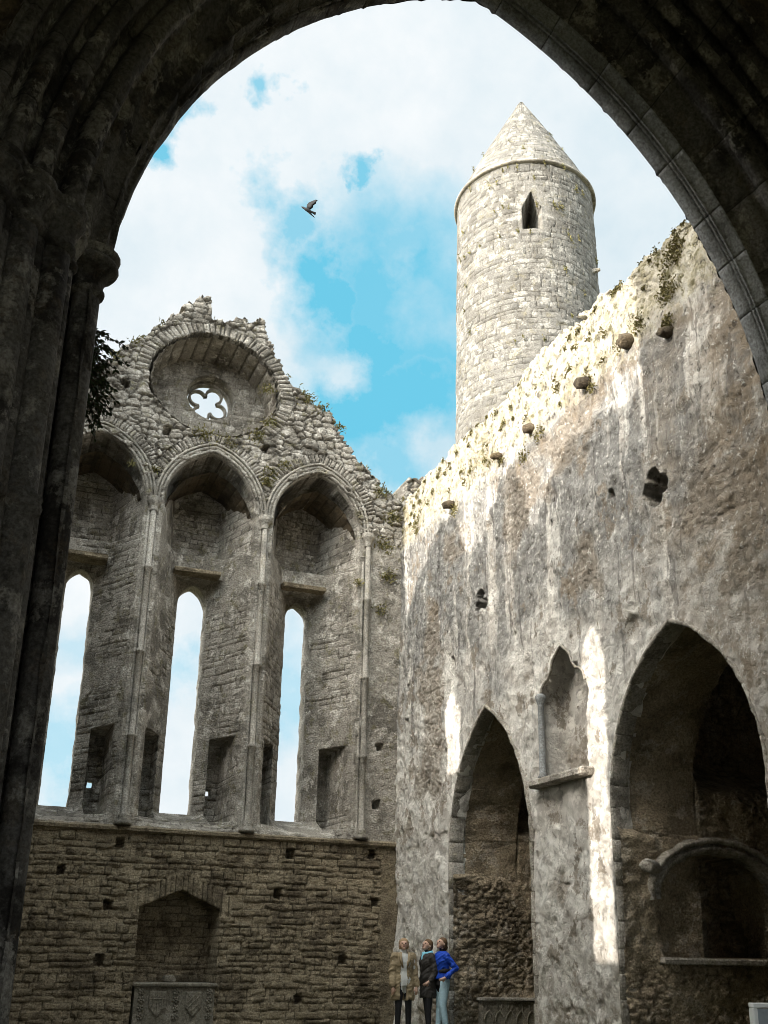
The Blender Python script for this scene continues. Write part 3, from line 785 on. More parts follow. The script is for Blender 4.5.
# arcaded tomb front in the farther chapel
s = empty('tomb_chest', (10.3, 19.0, 0), 'low chest front carved with small arches in the farther chapel', 'tomb')
m = MB(); m.box(9.66, 11.2, 18.9, 19.06, -.02, .60, .01, .004); m.build('chest_front', M['carved'], s)
m = MB(); m.box(9.62, 11.25, 18.84, 19.08, .605, .66, .01, .004); m.build('lid', M['dress'], s)
m = MB()
for k in range(6):
    cx = 9.80+.235*k
    m.tube([(cx-.1, 18.885, .02), (cx-.1, 18.885, .28), (cx-.06, 18.885, .37), (cx, 18.885, .43), (cx+.06, 18.885, .37), (cx+.1, 18.885, .28), (cx+.1, 18.885, .02)], .014, 6)
    m.tube([(cx-.04, 18.887, .55), (cx-.04, 18.887, .44)], .01, 5); m.tube([(cx+.04, 18.887, .55), (cx+.04, 18.887, .44)], .01, 5)
m.build('carved_arcade', M['carved'], s, True)

# ------------------------------------------------------------------ left wall of the transept: its tall windows let the two patches of sun through
LX = -.45
def lw_top(Y):
    B = np.array([(7.9, 14.9), (8.15, 13.5), (8.25, 12.6), (8.7, 12.3), (9.4, 12.05), (10.2, 12.25), (11.3, 12.3), (12.1, 11.75), (12.55, 11.1), (12.75, 11.05), (12.95, 12.1), (13.3, 12.75), (13.8, 12.7), (14.35, 11.9), (14.6, 11.6), (15.1, 11.5), (15.5, 11.6), (16, 12.7), (16.6, 12.85), (17.4, 12.3), (18.3, 11.5), (18.75, 11.2), (19.0, 15), (19.05, 18.3), (23.3, 18.3)])  # tall far end is an unseen addition that keeps sun off the gable
    return np.interp(Y, B[:, 0], B[:, 1])
wy1, wy2 = 18.86-SR*(XC-LX), 13.72-SR*(XC-LX); dz = SZ*(XC-LX)
def lpos(Y, Z):
    h, sid = rubble(Y, Z, .35, .2, 301)
    return np.stack([LX-.03*h+0*Y, Y, Z], -1), {'stone': sid, 'joint': h}
sl = []
for wy, sill in ((wy1+.06, 4.95), (wy2, 1.36)):
    sl.append((lambda Y, Z, wy=wy, sill=sill: arch_in(Y-wy, Z, .34, .75, 6.05+dz, sill+dz), arch_curve(wy, 6.05+dz, .34, .75, sill+dz, 60)))
west = empty('lancet_wall', (LX, 15, 0), 'grey rubble side wall hidden behind the dark pier, pierced by two lancets', 'wall')
sheet('masonry', np.arange(8.2, 23.3, .08), np.arange(-.1, 18.6, .08), lpos, lambda Y, Z: Z < lw_top(Y)+.25*(vn(Y*3, Z*3, 9)-.5)*(Y > 8.4)*(Y < 18.8), M['gable'], west, sl, lambda q, tt: q+np.array([[-.22*tt, 0, 0]]), 2, .02)

# ------------------------------------------------------------------ crossing arch the camera looks through
cr = empty('crossing_arch', (4.32, 7.8, 0), 'dark pointed crossing arch of many moulded orders with clustered shafts', 'arch')
CA = (4.28, 6.68, 3.79, 5.75)
inn = [(.02, 8.22), (0, 8.2), (0, 8.02), (.03, 8.01), (.01, 8.0), (-.006, 7.985), (.01, 7.968), (.034, 7.96), (.012, 7.948), (.002, 7.935), (.012, 7.922), (.036, 7.914), (.05, 7.79), (.07, 7.775)]
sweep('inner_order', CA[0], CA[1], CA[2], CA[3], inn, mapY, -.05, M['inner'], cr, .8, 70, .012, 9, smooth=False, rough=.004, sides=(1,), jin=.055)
sweep('inner_order', CA[0], CA[1], CA[2], CA[3], inn, mapY, -.05, M['cross'], cr, .55, 70, .012, 8, smooth=False, rough=.03, sides=(-1,), jin=.055)  # left side takes the darker stone, its shade put into the colour
outp = [(.07, 7.78), (.10, 7.765), (.18, 7.74), (.25, 7.55), (.30, 7.55)]+roll(.40, 7.40, .095, 130, 330, 9)+[(.50, 7.38), (.53, 7.46), (.58, 7.42)]+roll(.66, 7.22, .09, 130, 330, 9)+[(.75, 7.22), (.77, 7.30), (.82, 7.27)]+roll(.89, 7.08, .075, 130, 330, 8)+[(.98, 7.08), (1.02, 7.14), (1.05, 7.02)]+roll(1.10, 6.93, .06, 130, 330, 7)+[(1.16, 6.9), (1.2, 6.86)]
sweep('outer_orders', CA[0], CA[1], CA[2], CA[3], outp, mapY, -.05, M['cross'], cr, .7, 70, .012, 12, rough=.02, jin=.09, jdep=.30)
def cpos(X, Z):
    h, sid = rubble(X, Z, .45, .25, 401)
    pl = ss(.5, .54, fbm(X*.8, Z*.8, 5, 403))
    Y = 6.88-.06*h*(1-pl)-.05*pl+.15*(fbm(X*1.2, Z*1.2, 5, 405)-.5)
    return np.stack([X, Y, Z], -1), {'stone': sid, 'joint': np.maximum(h, pl)}
co_, Ro_ = CA[2]+1.19, CA[3]+1.19
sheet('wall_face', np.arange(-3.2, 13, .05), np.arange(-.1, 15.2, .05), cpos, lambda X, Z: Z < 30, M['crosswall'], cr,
      [(lambda X, Z: arch_in(X-CA[0], Z, co_, Ro_, CA[1], -9), arch_curve(CA[0], CA[1], co_, Ro_, -.3, 600))])
def cpos2(X, Z):
    h, sid = rubble(X, Z, .4, .22, 411)
    return np.stack([X, 8.24-.03*h, Z], -1), {'stone': sid, 'joint': h}
sheet('rear_face', np.arange(-3.2, 13, .08), np.arange(-.1, 15.2, .08), cpos2, lambda X, Z: Z < 30, M['gable'], cr,
      [(lambda X, Z: arch_in(X-CA[0], Z, CA[2]+.015, CA[3]+.015, CA[1], -9), arch_curve(CA[0], CA[1], CA[2]+.015, CA[3]+.015, -.3, 120))])
m = MB(); m.box(-3.2, -3.0, 6.6, 8.2, -.1, 15.1); m.box(13.0, 13.2, 6.6, 8.2, -.1, 15.1); m.box(-3.2, 13.2, 6.6, 8.25, 15.11, 15.3); m.build('wall_core', M['crosswall'], cr)
# clustered shafts of the piers, each with a moulded capital and ring
shafts = [(.115, 7.93, .115), (.33, 7.62, .075), (.42, 7.42, .125), (.575, 7.28, .07), (.68, 7.18, .12), (.82, 7.05, .06), (.92, 6.98, .115), (1.12, 6.84, .10)]
for sg in (-1, 1):
    for k, (o, y, r) in enumerate(shafts):
        x = 4.28+sg*(3.79+o+.03)
        s = MB(); pr_ = [(r*1.5, 0), (r*1.55, .12), (r*1.15, .2), (r*1.25, .26), (r, .33)]
        z = .33
        while z < 6.2:
            z2 = z+random.uniform(.5, .95)
            if z2 > 6.35: break
            pr_ += [(r*random.uniform(.97, 1.02), z2-.012), (r*.93, z2), (r*random.uniform(.97, 1.02), z2+.012)]; z = z2
        if k in (2, 4, 6, 7):
            zr = 4.45; pr_ = [q for q in pr_ if abs(q[1]-zr) > .14]+[(r, zr-.1), (r*1.3, zr-.07), (r*1.4, zr-.02), (r*1.25, zr+.02), (r*1.38, zr+.05), (r, zr+.09)]; pr_.sort(key=lambda q: q[1])
        pr_ += [(r, 6.68)]
        s.lathe(x, y, pr_, 18); s.build('pier_shaft', M['cross'], cr, True, k+5)
        R1 = r+(.115 if k == 0 else .075)
        c = MB(); c.lathe(x, y, [(r, 6.630), (r+.03, 6.670), (r+.035, 6.700), (r+.01, 6.730), (r+.02, 6.790), (r+.055, 6.870), (R1-.005, 6.905), (R1+.015, 6.940), (R1, 6.980), (R1-.03, 6.990), (R1+.01, 7.020), (R1+.02, 7.060), (R1-.02, 7.090), (r*.9, 7.120)], 20)
        c.build('capital', M['cross'], cr, True, k)
# crossing walls and roof round the camera
ct = empty('crossing_tower', (4, 0, 0), 'dark rubble masonry of the crossing above and beside the near arch', 'tower')
m = MB(); m.box(-1.9, -1.2, -7, 6.6, -.1, 14.9); m.build('side_masonry', M['crosswall'], ct)
m = MB(); m.box(10.2, 10.9, -7, 6.6, -.1, 14.9); m.build('side_masonry', M['crosswall'], ct)
m = MB(); m.box(-1.9, 10.9, -7, 6.6, 14.91, 15.2); m.build('vault', M['crosswall'], ct)
m = MB(); m.box(-1.9, 10.9, -7.7, -7.05, 9.0, 15.2); m.build('rear_masonry', M['crosswall'], ct)

# ------------------------------------------------------------------ round tower
TC = (15.34, 26.0)
tw = empty('round_tower', (TC[0], TC[1], 0), 'tall round pale stone tower with a conical cap behind the side wall', 'tower')
NT_, zt = 520, np.arange(6, 26.45, .04)
th = np.linspace(0, 2*np.pi, NT_+1)[:-1]
wa = math.atan2(-26.+.0, -15.34)+.10      # the window looks at the court
def ring_mesh(name, zs_, rfun, mat, closed_top=False, window=False):
    T, Z = np.meshgrid(th, zs_, indexing='ij')
    r0 = rfun(Z)
    hc, sid = coursed(T*2.4, Z+.1*(fbm(T*3, Z*.8, 3, 509)-.5), .205, .46, 501, .04)
    # close the joint pattern seam away from view
    rough = .05*(fbm(T*5, Z*1.3, 4, 503)-.5)+.02*(fbm(T*26, Z*10, 3, 505)-.5)
    D = 0*T
    keep = np.ones((NT_, len(zs_)-1), bool)
    if window:
        dt = (T-(wa % (2*math.pi)))*2.33
        a = .29
        ins = (np.abs(dt) < np.where(Z < 24.55, a, a*np.clip((25.15-Z)/.6, 0, 1))) & (Z > 23.72) & (Z < 25.15)
        D = np.where(ins, 2., D)
        fr = (np.abs(dt) < a+.16) & (Z > 23.55) & (Z < 25.4) & ~ins & (np.abs(dt) < np.where(Z < 24.6, 9, a+.12+(25.2-Z)*.5))
        hc = np.where(fr, 1., hc); sid = np.where(fr, 0.1, sid)
    R = r0+.028*hc+.022*(sid-.5)*hc+rough-D
    X = np.stack([TC[0]+R*np.cos(T), TC[1]+R*np.sin(T), Z], -1).reshape(-1, 3)
    nz = len(zs_); ids = np.arange(NT_*nz).reshape(NT_, nz)
    a = ids[:, :-1]; b = np.roll(ids, -1, 0)[:, :-1]; c = np.roll(ids, -1, 0)[:, 1:]; d = ids[:, 1:]
    F = np.stack([a.ravel(), b.ravel(), c.ravel(), d.ravel()], 1)
    me = mesh_np(name, X, F, {'stone': sid.ravel(), 'joint': hc.ravel()})
    return link(name, me, mat, tw)
RT = lambda Z: 2.335+.011*(26-Z)
ring_mesh('drum', zt, RT, M['tower'], window=True)
zc_ = np.arange(26.45, 31.2, .04)
ring_mesh('conical_cap', zc_, lambda Z: np.clip(2.40*(31.25-Z)/(31.25-26.45), .02, 9)+.03*np.sin((Z-26.45)/(4.8)*math.pi), M['tower'])
m = MB(); m.lathe(TC[0], TC[1], [(2.2, 26.34), (2.44, 26.35), (2.475, 26.38), (2.475, 26.42), (2.44, 26.45), (2.2, 26.46)], 96)
m.build('eaves_course', M['dress'], tw, True)
m = MB(); m.tube([(TC[0]+2.36*math.cos(-.95), TC[1]+2.36*math.sin(-.95), 22.9), (TC[0]+2.62*math.cos(-.95), TC[1]+2.62*math.sin(-.95), 22.88)], [.1, .05], 7); m.build('projecting_stone', M['gable'], tw)

# ------------------------------------------------------------------ grasses and mosses rooted in the masonry
def tufts(name, spots, mat, L0=.06, L1=.16, label=None):
    V = []; F = []
    for x, y, z, nx, ny, s, n in spots:
        for q in range(int(n*1.6)):
            a = random.gauss(0, s*.5); b = random.gauss(0, s*.4)
            bx, by, bz = x+(a if ny else 0)+(-nx*0), y+(a if nx else 0), z+b
            L = random.uniform(L0, L1); d = Vector((random.uniform(-1, 1)+nx*1.2, random.uniform(-1, 1)+ny*1.2, random.uniform(-.5, 1.1))).normalized()
            sd_ = d.cross(Vector((random.uniform(-1, 1), random.uniform(-1, 1), random.uniform(-1, 1)))).normalized()*random.uniform(.006, .016)
            o = Vector((bx, by, bz)); p = o+d*L*.55+Vector((0, 0, .01)); e = o+d*L-Vector((0, 0, L*.25))
            k = len(V); V += [o-sd_, o+sd_, p+sd_, p-sd_, e]; F += [(k, k+1, k+2), (k, k+2, k+3), (k+3, k+2, k+4)]
    me = bpy.data.meshes.new(name); me.from_pydata([tuple(q) for q in V], [], F)
    n = len(V); a = me.attributes.new('stone', 'FLOAT', 'POINT'); a.data.foreach_set('value', np.repeat(np.random.rand(n//5+1), 5)[:n].astype(np.float32))
    return link(name, me, mat, None, False)
gsm = NT('dry_wall_grass'); gmat = gsm.done(gsm.mix(gsm.attr('stone'), (.25, .21, .09), (.10, .10, .03)), None, .9)
msm = NT('dark_moss'); mmat = msm.done(msm.mix(msm.attr('stone'), (.20, .17, .07), (.09, .08, .03)), None, .95)
R_ = random.Random(5)
sp = []
for px, pz, s, n in ((4.0, 13.05, .3, 90), (4.6, 12.95, .3, 70), (5.3, 13.3, .25, 70), (5.6, 13.75, .2, 60), (5.5, 14.6, .2, 50), (5.6, 12.1, .14, 90), (5.7, 12.4, .18, 70), (6.05, 12.65, .2, 50), (2.95, 11.9, .1, 30), (2.2, 15.1, .15, 40), (1.75, 14.65, .15, 40), (6.45, 14.62, .25, 90), (6.9, 14.4, .2, 60), (7.4, 14.0, .15, 40), (8.6, 12.4, .25, 70), (8.9, 11.8, .25, 90), (8.7, 11.0, .25, 80), (8.8, 10.2, .2, 60), (8.6, 9.3, .2, 40), (8.0, 9.9, .12, 30), (2.4, 11.95, .1, 20)):
    sp.append((px, YC-.03, pz, 0, -1, s, n))
for k in range(34):
    x = R_.uniform(1.2, 8.9); sp.append((x, YC+R_.uniform(0, .4), float(np.interp(x, gx, gz))-.02, 0, -1, .12, 16))
o = tufts('wall_grass', sp, gmat, .05, .15); tag(o, 'dry yellow green grass growing from ledges of the gable wall', 'grass', kind='stuff')
sp = []
for k in range(110):
    y = R_.uniform(9.5, 21.8); z = R_.uniform(11.0, 12.2) if R_.random() < .75 else 12.25
    sp.append((XC+.01, y, z, -1, 0, R_.uniform(.04, .12), R_.randint(10, 40)))
for y, z, s, n in ((10.9, 11.9, .3, 260), (11.1, 11.3, .25, 220), (11.15, 10.75, .16, 160), (11.9, 11.2, .2, 90), (15.1, 10.8, .2, 90), (15.7, 10.6, .2, 90), (13.3, 10.8, .15, 70), (18.8, 10.7, .2, 90), (16.6, 10.9, .12, 50), (20.9, 11.2, .2, 60)):
    sp.append((XC-.02, y, z, -1, 0, s, n))
o = tufts('wall_moss', sp, mmat, .015, .055); tag(o, 'dark moss tufts scattered along the sunlit top of the side wall', 'moss', kind='stuff')
sp = []
for k in range(60):
    a = wa+R_.uniform(-1.3, 1.3); z = R_.choice([23.6, 23.55, 24.6, 25.7, 22.3, 21.5, 20.4, 26.2, 27.2, 28.0, 28.8, 19.5]); r = 2.40 if z < 26.4 else 2.42*(31.25-z)/4.8
    sp.append((TC[0]+(r+.0)*math.cos(a), TC[1]+(r+.0)*math.sin(a), z+R_.uniform(-.1, .1), math.cos(a)*.7, math.sin(a)*.7, .12, 18))
o = tufts('tower_grass', sp, gmat, .04, .11); tag(o, 'small yellow green tufts rooted in joints of the round tower', 'grass', kind='stuff')

# shrub behind the dark pier
sh = empty('wall_shrub', (.5, 9.1, 6.4), 'dark leafy shrub hanging out from behind the dark clustered pier', 'shrub')
stm = MB(); lv = []
R_ = random.Random(3)
def leaf(V, F, c, d, L, wd):
    d = d.normalized(); sdv = d.cross(Vector((R_.uniform(-1, 1), R_.uniform(-1, 1), R_.uniform(-1, 1)))).normalized()*wd; k = len(V)
    V += [c, c+d*L*.45+sdv, c+d*L, c+d*L*.45-sdv]; F.append((k, k+1, k+2, k+3))
V = []; F = []
for k in range(46):
    p = Vector((.34, 9.0+R_.uniform(-.1, .3), R_.uniform(6.35, 7.15))); d = Vector((1, R_.uniform(-.3, .4), R_.uniform(-.5, .35))).normalized(); pts = [p]
    for q in range(R_.choice((6, 9, 11))):
        d = (d+Vector((R_.uniform(-.15, .15), R_.uniform(-.2, .2), R_.uniform(-.28, .06)))).normalized(); p = p+d*R_.uniform(.035, .06); pts.append(p)
        for z in range(4): leaf(V, F, p, d+Vector((R_.uniform(-1, 1), R_.uniform(-1, 1), R_.uniform(-1, .6))), R_.uniform(.04, .075), .014)
    stm.tube(pts, [.012]*3+[.005]*(len(pts)-3), 5)
lm = plain_mat('dark_leaf', (.035, .05, .018), .7)
me = bpy.data.meshes.new('foliage'); me.from_pydata([tuple(q) for q in V], [], F); link('foliage', me, lm, sh, False)
stm.build('stems', plain_mat('dark_bark', (.06, .045, .03), .9), sh)

# ------------------------------------------------------------------ bird
bd = MB()
bm_ = plain_mat('dark_feathers', (.008, .008, .009), .7)
V = Vector
def loft(mb, secs, n=10):
    """secs: (centre, radius wide, radius high, axis) body sections"""
    VV = []; FF = []
    for c, rw, rh, ax, up in secs:
        s_ = ax.cross(up).normalized(); u_ = s_.cross(ax).normalized()
        for k in range(n):
            a = 2*math.pi*k/n; VV.append(c+s_*rw*math.cos(a)+u_*rh*math.sin(a))
    for i in range(len(secs)-1):
        for k in range(n):
            a = i*n+k; b = i*n+(k+1) % n; FF.append((a, b, b+n, a+n))
    FF.append(tuple(range(n))[::-1]); FF.append(tuple((len(secs)-1)*n+k for k in range(n)))
    mb.add(VV, FF)
X_ = V((1, 0, 0)); Z_ = V((0, 0, 1))
loft(bd, [(V((x, 0, z)), w_, h_, X_, Z_) for x, z, w_, h_ in ((-.215, .012, .002, .003), (-.185, .012, .012, .012), (-.165, .014, .026, .027), (-.135, .012, .03, .031), (-.10, .004, .032, .034), (-.05, 0, .05, .05), (.0, -.004, .052, .05), (.06, -.002, .04, .036), (.10, .0, .03, .02), (.15, .003, .035, .012), (.21, .004, .045, .006), (.225, .004, .04, .003))])
for sg in (-1, 1):
    up = .75 if sg > 0 else .55
    rows = [(-.06, .05, .0), (-.085, .07, .10), (-.07, .08, .19), (-.02, .10, .27), (.03, .11, .34), (.075, .11, .40)]
    VV = []; FF = []
    for i, (xl, xt, s_) in enumerate(rows):
        y = sg*(.03+s_*.62); z = .02+s_*up
        VV += [(xl, y, z+.008), (xl*.3+xt*.7, y, z+.004), (xt+.02*(i % 2), y, z), (xl*.3+xt*.7, y, z-.006)]
    for i in range(len(rows)-1):
        for k in range(4): FF.append((i*4+k, i*4+(k+1) % 4, (i+1)*4+(k+1) % 4, (i+1)*4+k))
    FF.append((0, 1, 2, 3)); n_ = (len(rows)-1)*4; FF.append((n_, n_+3, n_+2, n_+1))
    bd.add(VV, FF)
b = bd.build('bird', bm_, None, True, attrs=False); tag(b, 'small black bird in flight with raised wings against the sky', 'bird')
b.location = (6.82, 23.83, 21.92); b.rotation_euler = (rad(-25), rad(28), rad(-20)); b.scale = (1.15, 1.05, .9)

# ------------------------------------------------------------------ information board at the edge of the picture
ib = empty('information_board', (8.1, 9.0, 0), 'white framed grey board standing at the foot of the nearer chapel arch', 'sign')
m = MB(); m.box(7.72, 8.5, 9.0, 9.03, .50, .93); m.build('panel', plain_mat('grey_panel', (.30, .33, .35), .4), ib)
m = MB(); m.box(7.66, 8.56, 8.97, 9.05, .935, .985, .008); m.box(7.66, 8.56, 8.97, 9.05, .44, .495, .008); m.box(7.66, 7.715, 8.97, 9.05, .497, .933, .008); m.box(8.505, 8.56, 8.97, 9.05, .497, .933, .008)
m.build('frame', plain_mat('white_paint', (.75, .75, .72), .5, .08), ib)
for x in (7.8, 8.4): m = MB(); m.box(x, x+.06, 9.06, 9.12, -.02, .9, .006); m.build('post', plain_mat('grey_metal', (.3, .3, .3), .5), ib)

# ------------------------------------------------------------------ people
SKIN = plain_mat('skin', (.48, .30, .22), .6, .08); 
def mat(n, c, r=.85, v=.15, sc=40): return plain_mat(n, c, r, v, sc, .003)
def blob(name, parts, mats, parent=None, vox=.011, smooth=3, wr=0.):
    """parts: (kind, material index, data) -> overlapping tapered limbs fused into one continuous surface"""
    mb = MB(); segs = []
    for p in parts:
        if p[0] == 'L':    # limb through points with radii
            _, mi, pts, rs = p; mb.tube(pts, rs, 14)
            for q, r in ((pts[0], rs[0]), (pts[-1], rs[-1])): mb.ball(q, r, 12, 8)
            for q, r in zip(pts[1:-1], rs[1:-1]): mb.ball(q, r, 12, 8)
            for i in range(len(pts)-1): segs.append((mi, V(pts[i]), V(pts[i+1]), rs[i], rs[i+1]))
        elif p[0] == 'T':   # torso sections (x,y,z,rx,ry)
            _, mi, secs = p; VV = []; FF = []; n = 20
            for x, y, z, rx, ry in secs:
                for k in range(n):
                    a = 2*math.pi*k/n; VV.append((x+rx*math.cos(a), y+ry*math.sin(a), z))
            for i in range(len(secs)-1):
                for k in range(n):
                    a = i*n+k; b_ = i*n+(k+1) % n; FF.append((a, b_, b_+n, a+n))
            FF.append(tuple(range(n))[::-1]); FF.append(tuple((len(secs)-1)*n+k for k in range(n))); mb.add(VV, FF)
            for i in range(len(secs)-1):
                a, b_ = secs[i], secs[i+1]; segs.append((mi, V(a[:3]), V(b_[:3]), (a[3]+a[4])/2, (b_[3]+b_[4])/2))
        elif p[0] == 'B':
            _, mi, c, r = p; mb.ball(c, r, 16, 12); rr = max(r) if isinstance(r, tuple) else r; segs.append((mi, V(c), V(c)+V((0, 0, .001)), rr, rr))
    me = bpy.data.meshes.new('tmp'); me.from_pydata(mb.v, [], mb.f)
    import bmesh
    bm = bmesh.new(); bm.from_mesh(me); bmesh.ops.recalc_face_normals(bm, faces=bm.faces); bm.to_mesh(me); bm.free()
    o = bpy.data.objects.new('tmp', me); COL.objects.link(o)
    r = o.modifiers.new('r', 'REMESH'); r.mode = 'VOXEL'; r.voxel_size = vox; r.use_smooth_shade = True
    s_ = o.modifiers.new('s', 'SMOOTH'); s_.iterations = smooth; s_.factor = .5
    dg = bpy.context.evaluated_depsgraph_get(); ev = o.evaluated_get(dg); m2 = bpy.data.meshes.new_from_object(ev)
    bpy.data.objects.remove(o); bpy.data.meshes.remove(me)
    m2.name = name; m2.materials.clear()
    ob = link(name, m2, mats, parent)
    if wr:
        nv_ = len(m2.vertices); c3 = np.zeros(nv_*3); m2.vertices.foreach_get('co', c3); c3 = c3.reshape(-1, 3); n3_ = np.zeros(nv_*3); m2.vertices.foreach_get('normal', n3_); n3_ = n3_.reshape(-1, 3)
        wv = ridge((c3[:, 0]+c3[:, 1])*9+c3[:, 2]*5, c3[:, 2]*9-(c3[:, 0]-c3[:, 1])*4, 3, 7)-.6
        c3 += n3_*wv[:, None]*wr; m2.vertices.foreach_set('co', c3.ravel())
    n = len(m2.polygons); ce = np.zeros(n*3); m2.polygons.foreach_get('center', ce); ce = ce.reshape(-1, 3)
    best = np.full(n, 1e9); mi_ = np.zeros(n, int)
    for mi, a, b_, ra, rb in segs:
        a = np.array(a); b_ = np.array(b_); d = b_-a; L = (d@d) or 1e-9
        t = np.clip(((ce-a)@d)/L, 0, 1); q = a+t[:, None]*d; di = np.linalg.norm(ce-q, axis=1)/(ra+(rb-ra)*t)
        k = di < best; best[k] = di[k]; mi_[k] = mi
    m2.polygons.foreach_set('material_index', mi_.astype(np.int32))
    return ob
def hand(parts, mi, w_, d, side):
    """palm with five bent fingers from wrist w_ along direction d"""
    w_ = V(w_); d = V(d).normalized(); s_ = d.cross(V((0, 1, .2))).normalized(); nn = s_.cross(d)
    parts.append(('L', mi, [tuple(w_), tuple(w_+d*.045), tuple(w_+d*.085)], [.022, .028, .026]))
    for k, (o, L) in enumerate(((-.026, .06), (-.009, .07), (.009, .066), (.025, .05))):
        b0 = w_+d*.08+s_*o; parts.append(('L', mi, [tuple(b0), tuple(b0+d*L*.5+nn*.006), tuple(b0+d*L*.9+nn*.025)], [.0095, .009, .0075]))
    b0 = w_+d*.03+s_*.026*side; parts.append(('L', mi, [tuple(b0), tuple(b0+d*.03+s_*.025*side), tuple(b0+d*.06+s_*.03*side+nn*.01)], [.012, .011, .009]))
def head(parts, mi, c, fd, s=1.):
    """face looks along fd"""
    c = V(c); f = V(fd).normalized(); sd_ = f.cross(Z_).normalized(); u = sd_.cross(f)
    P_ = lambda a, b_, d: tuple(c+sd_*a*s+f*b_*s+u*d*s)
    parts += [('B', mi, P_(0, 0, .025), .086*s), ('B', mi, P_(0, .025, .0), (.07*s,)*3), ('B', mi, P_(0, .038, -.045), (.052*s,)*3), ('B', mi, P_(0, .062, -.078), (.028*s,)*3),
              ('L', mi, [P_(0, .085, .028), P_(0, .108, -.012)], [.011*s, .017*s]), ('B', mi, P_(.082, -.005, -.005), .018*s), ('B', mi, P_(-.082, -.005, -.005), .018*s),
              ('L', mi, [P_(.035, .08, .03), P_(-.035, .08, .03)], [.016*s, .016*s])]
    return P_
def face_bits(P_, parent):
    for a in (-.03, .03): m = MB(); m.ball(P_(a, .088, .012), .009, 8, 6); m.build('eye', mat('dark_eye', (.03, .02, .02), .4), parent, True, attrs=False)
    m = MB(); m.tube([P_(-.022, .088, -.048), P_(0, .094, -.046), P_(.022, .088, -.048)], [.004, .0065, .004], 6); m.build('mouth', mat('lips', (.35, .13, .11), .6), parent, True, attrs=False)
def shoes(x, y, parts, mi, dirx):
    parts.append(('L', mi, [(x-dirx[0]*.05, y-dirx[1]*.05, .045), (x+dirx[0]*.07, y+dirx[1]*.07, .04), (x+dirx[0]*.15, y+dirx[1]*.15, .035)], [.045, .045, .036]))
denim = mat('pale_blue_jeans', (.36, .50, .56)); blk = mat('black_cloth', (.018, .017, .018)); dk = mat('dark_jacket', (.045, .04, .036)); tan = mat('tan_coat', (.30, .23, .14)); wht = mat('white_shirt', (.62, .61, .58)); blu = mat('bright_blue_jacket', (.012, .06, .42), .6)
leather = mat('dark_leather', (.03, .022, .018), .5); hairb = mat('brown_hair', (.12, .07, .035), .7); hairl = mat('light_brown_hair', (.30, .20, .11), .7); scarf = mat('light_blue_scarf', (.22, .52, .66))

def person(name, x, y, label, fn):
    pr_ = fn(x, y); tag(pr_, label, 'person', 'visitors standing by the side wall'); return pr_
def pA(x, y):   # tan coat, faces the camera, looks up to the left
    f = V((-.35, -1, 0)).normalized()
    P = [('T', 2, [(x, y, .86, .15, .11), (x, y, .98, .165, .12), (x, y, 1.12, .14, .10), (x, y, 1.28, .17, .12), (x, y, 1.39, .175, .10), (x, y, 1.435, .11, .07)]),
         ('L', 0, [(x, y+.01, 1.40), (x, y-.005, 1.50)], [.055, .05])]
    for s_ in (-1, 1):
        P += [('L', 1, [(x+s_*.085, y, .90), (x+s_*.10, y-.01, .50), (x+s_*.11, y+.02, .09)], [.092, .062, .045])]
        shoes(x+s_*.11, y+.02, P, 3, (s_*.25-.1, -.95))
        P += [('L', 2, [(x+s_*.175, y, 1.37), (x+s_*.225, y+.01, 1.10), (x+s_*.235, y-.05, .87)], [.055, .043, .032])]
        hand(P, 0, (x+s_*.236, y-.055, .85), (0, -.15, -1), -s_)
    P_ = head(P, 0, (x-.005, y-.01, 1.58), (-.35, -.9, .28))
    b_ = blob('person', P, [SKIN, blk, wht, leather])
    C = [('T', 0, [(x, y+.025, .62, .235, .15), (x, y+.025, .80, .225, .15), (x, y+.02, 1.0, .205, .14), (x, y+.02, 1.12, .19, .13), (x, y+.02, 1.28, .205, .14), (x, y+.02, 1.39, .195, .12), (x, y+.02, 1.44, .13, .09)])]
    for s_ in (-1, 1): C += [('L', 0, [(x+s_*.18, y, 1.385), (x+s_*.235, y+.01, 1.10), (x+s_*.243, y-.05, .89)], [.068, .06, .052])]
    coat = blob('coat', C, [tan], b_, wr=.05)
    # the coat hangs open in front: push the middle back so shirt and trousers show
    me = coat.data; n = len(me.vertices); co = np.zeros(n*3); me.vertices.foreach_get('co', co); co = co.reshape(-1, 3)
    gap = np.clip(1-np.abs(co[:, 0]-x+.035)/(.05+.05*np.clip((1.3-co[:, 2]), 0, .6)), 0, 1); front = co[:, 1] < y
    co[:, 1] += np.where(front, ss(0, .35, gap)*.16, 0)
    fold = .012*np.sin((co[:, 0]-x)*38+co[:, 2]*3+4*fbm(co[:, 0]*3, co[:, 2]*3, 2, 4)); co[:, 1] += np.where(gap < .05, fold, 0)
    me.vertices.foreach_set('co', co.ravel())
    for s_ in (-1, 1):
        m = MB(); m.tube([(x+s_*.04-.02, y-.12, 1.18), (x+s_*.09-.02, y-.12, 1.34), (x+s_*.08, y-.05, 1.45)], [.012, .032, .025], 8); m.build('lapel', tan, b_, True, attrs=False)
    H = [('B', 0, P_(0, -.018, .045), .097), ('B', 0, P_(0, -.05, .0), .08), ('L', 0, [P_(.07, -.02, .03), P_(.075, -.025, -.05)], [.03, .02]), ('L', 0, [P_(-.07, -.02, .03), P_(-.075, -.025, -.05)], [.03, .02])]
    blob('hair', H, [hairl], b_, .01, 2); face_bits(P_, b_); return b_
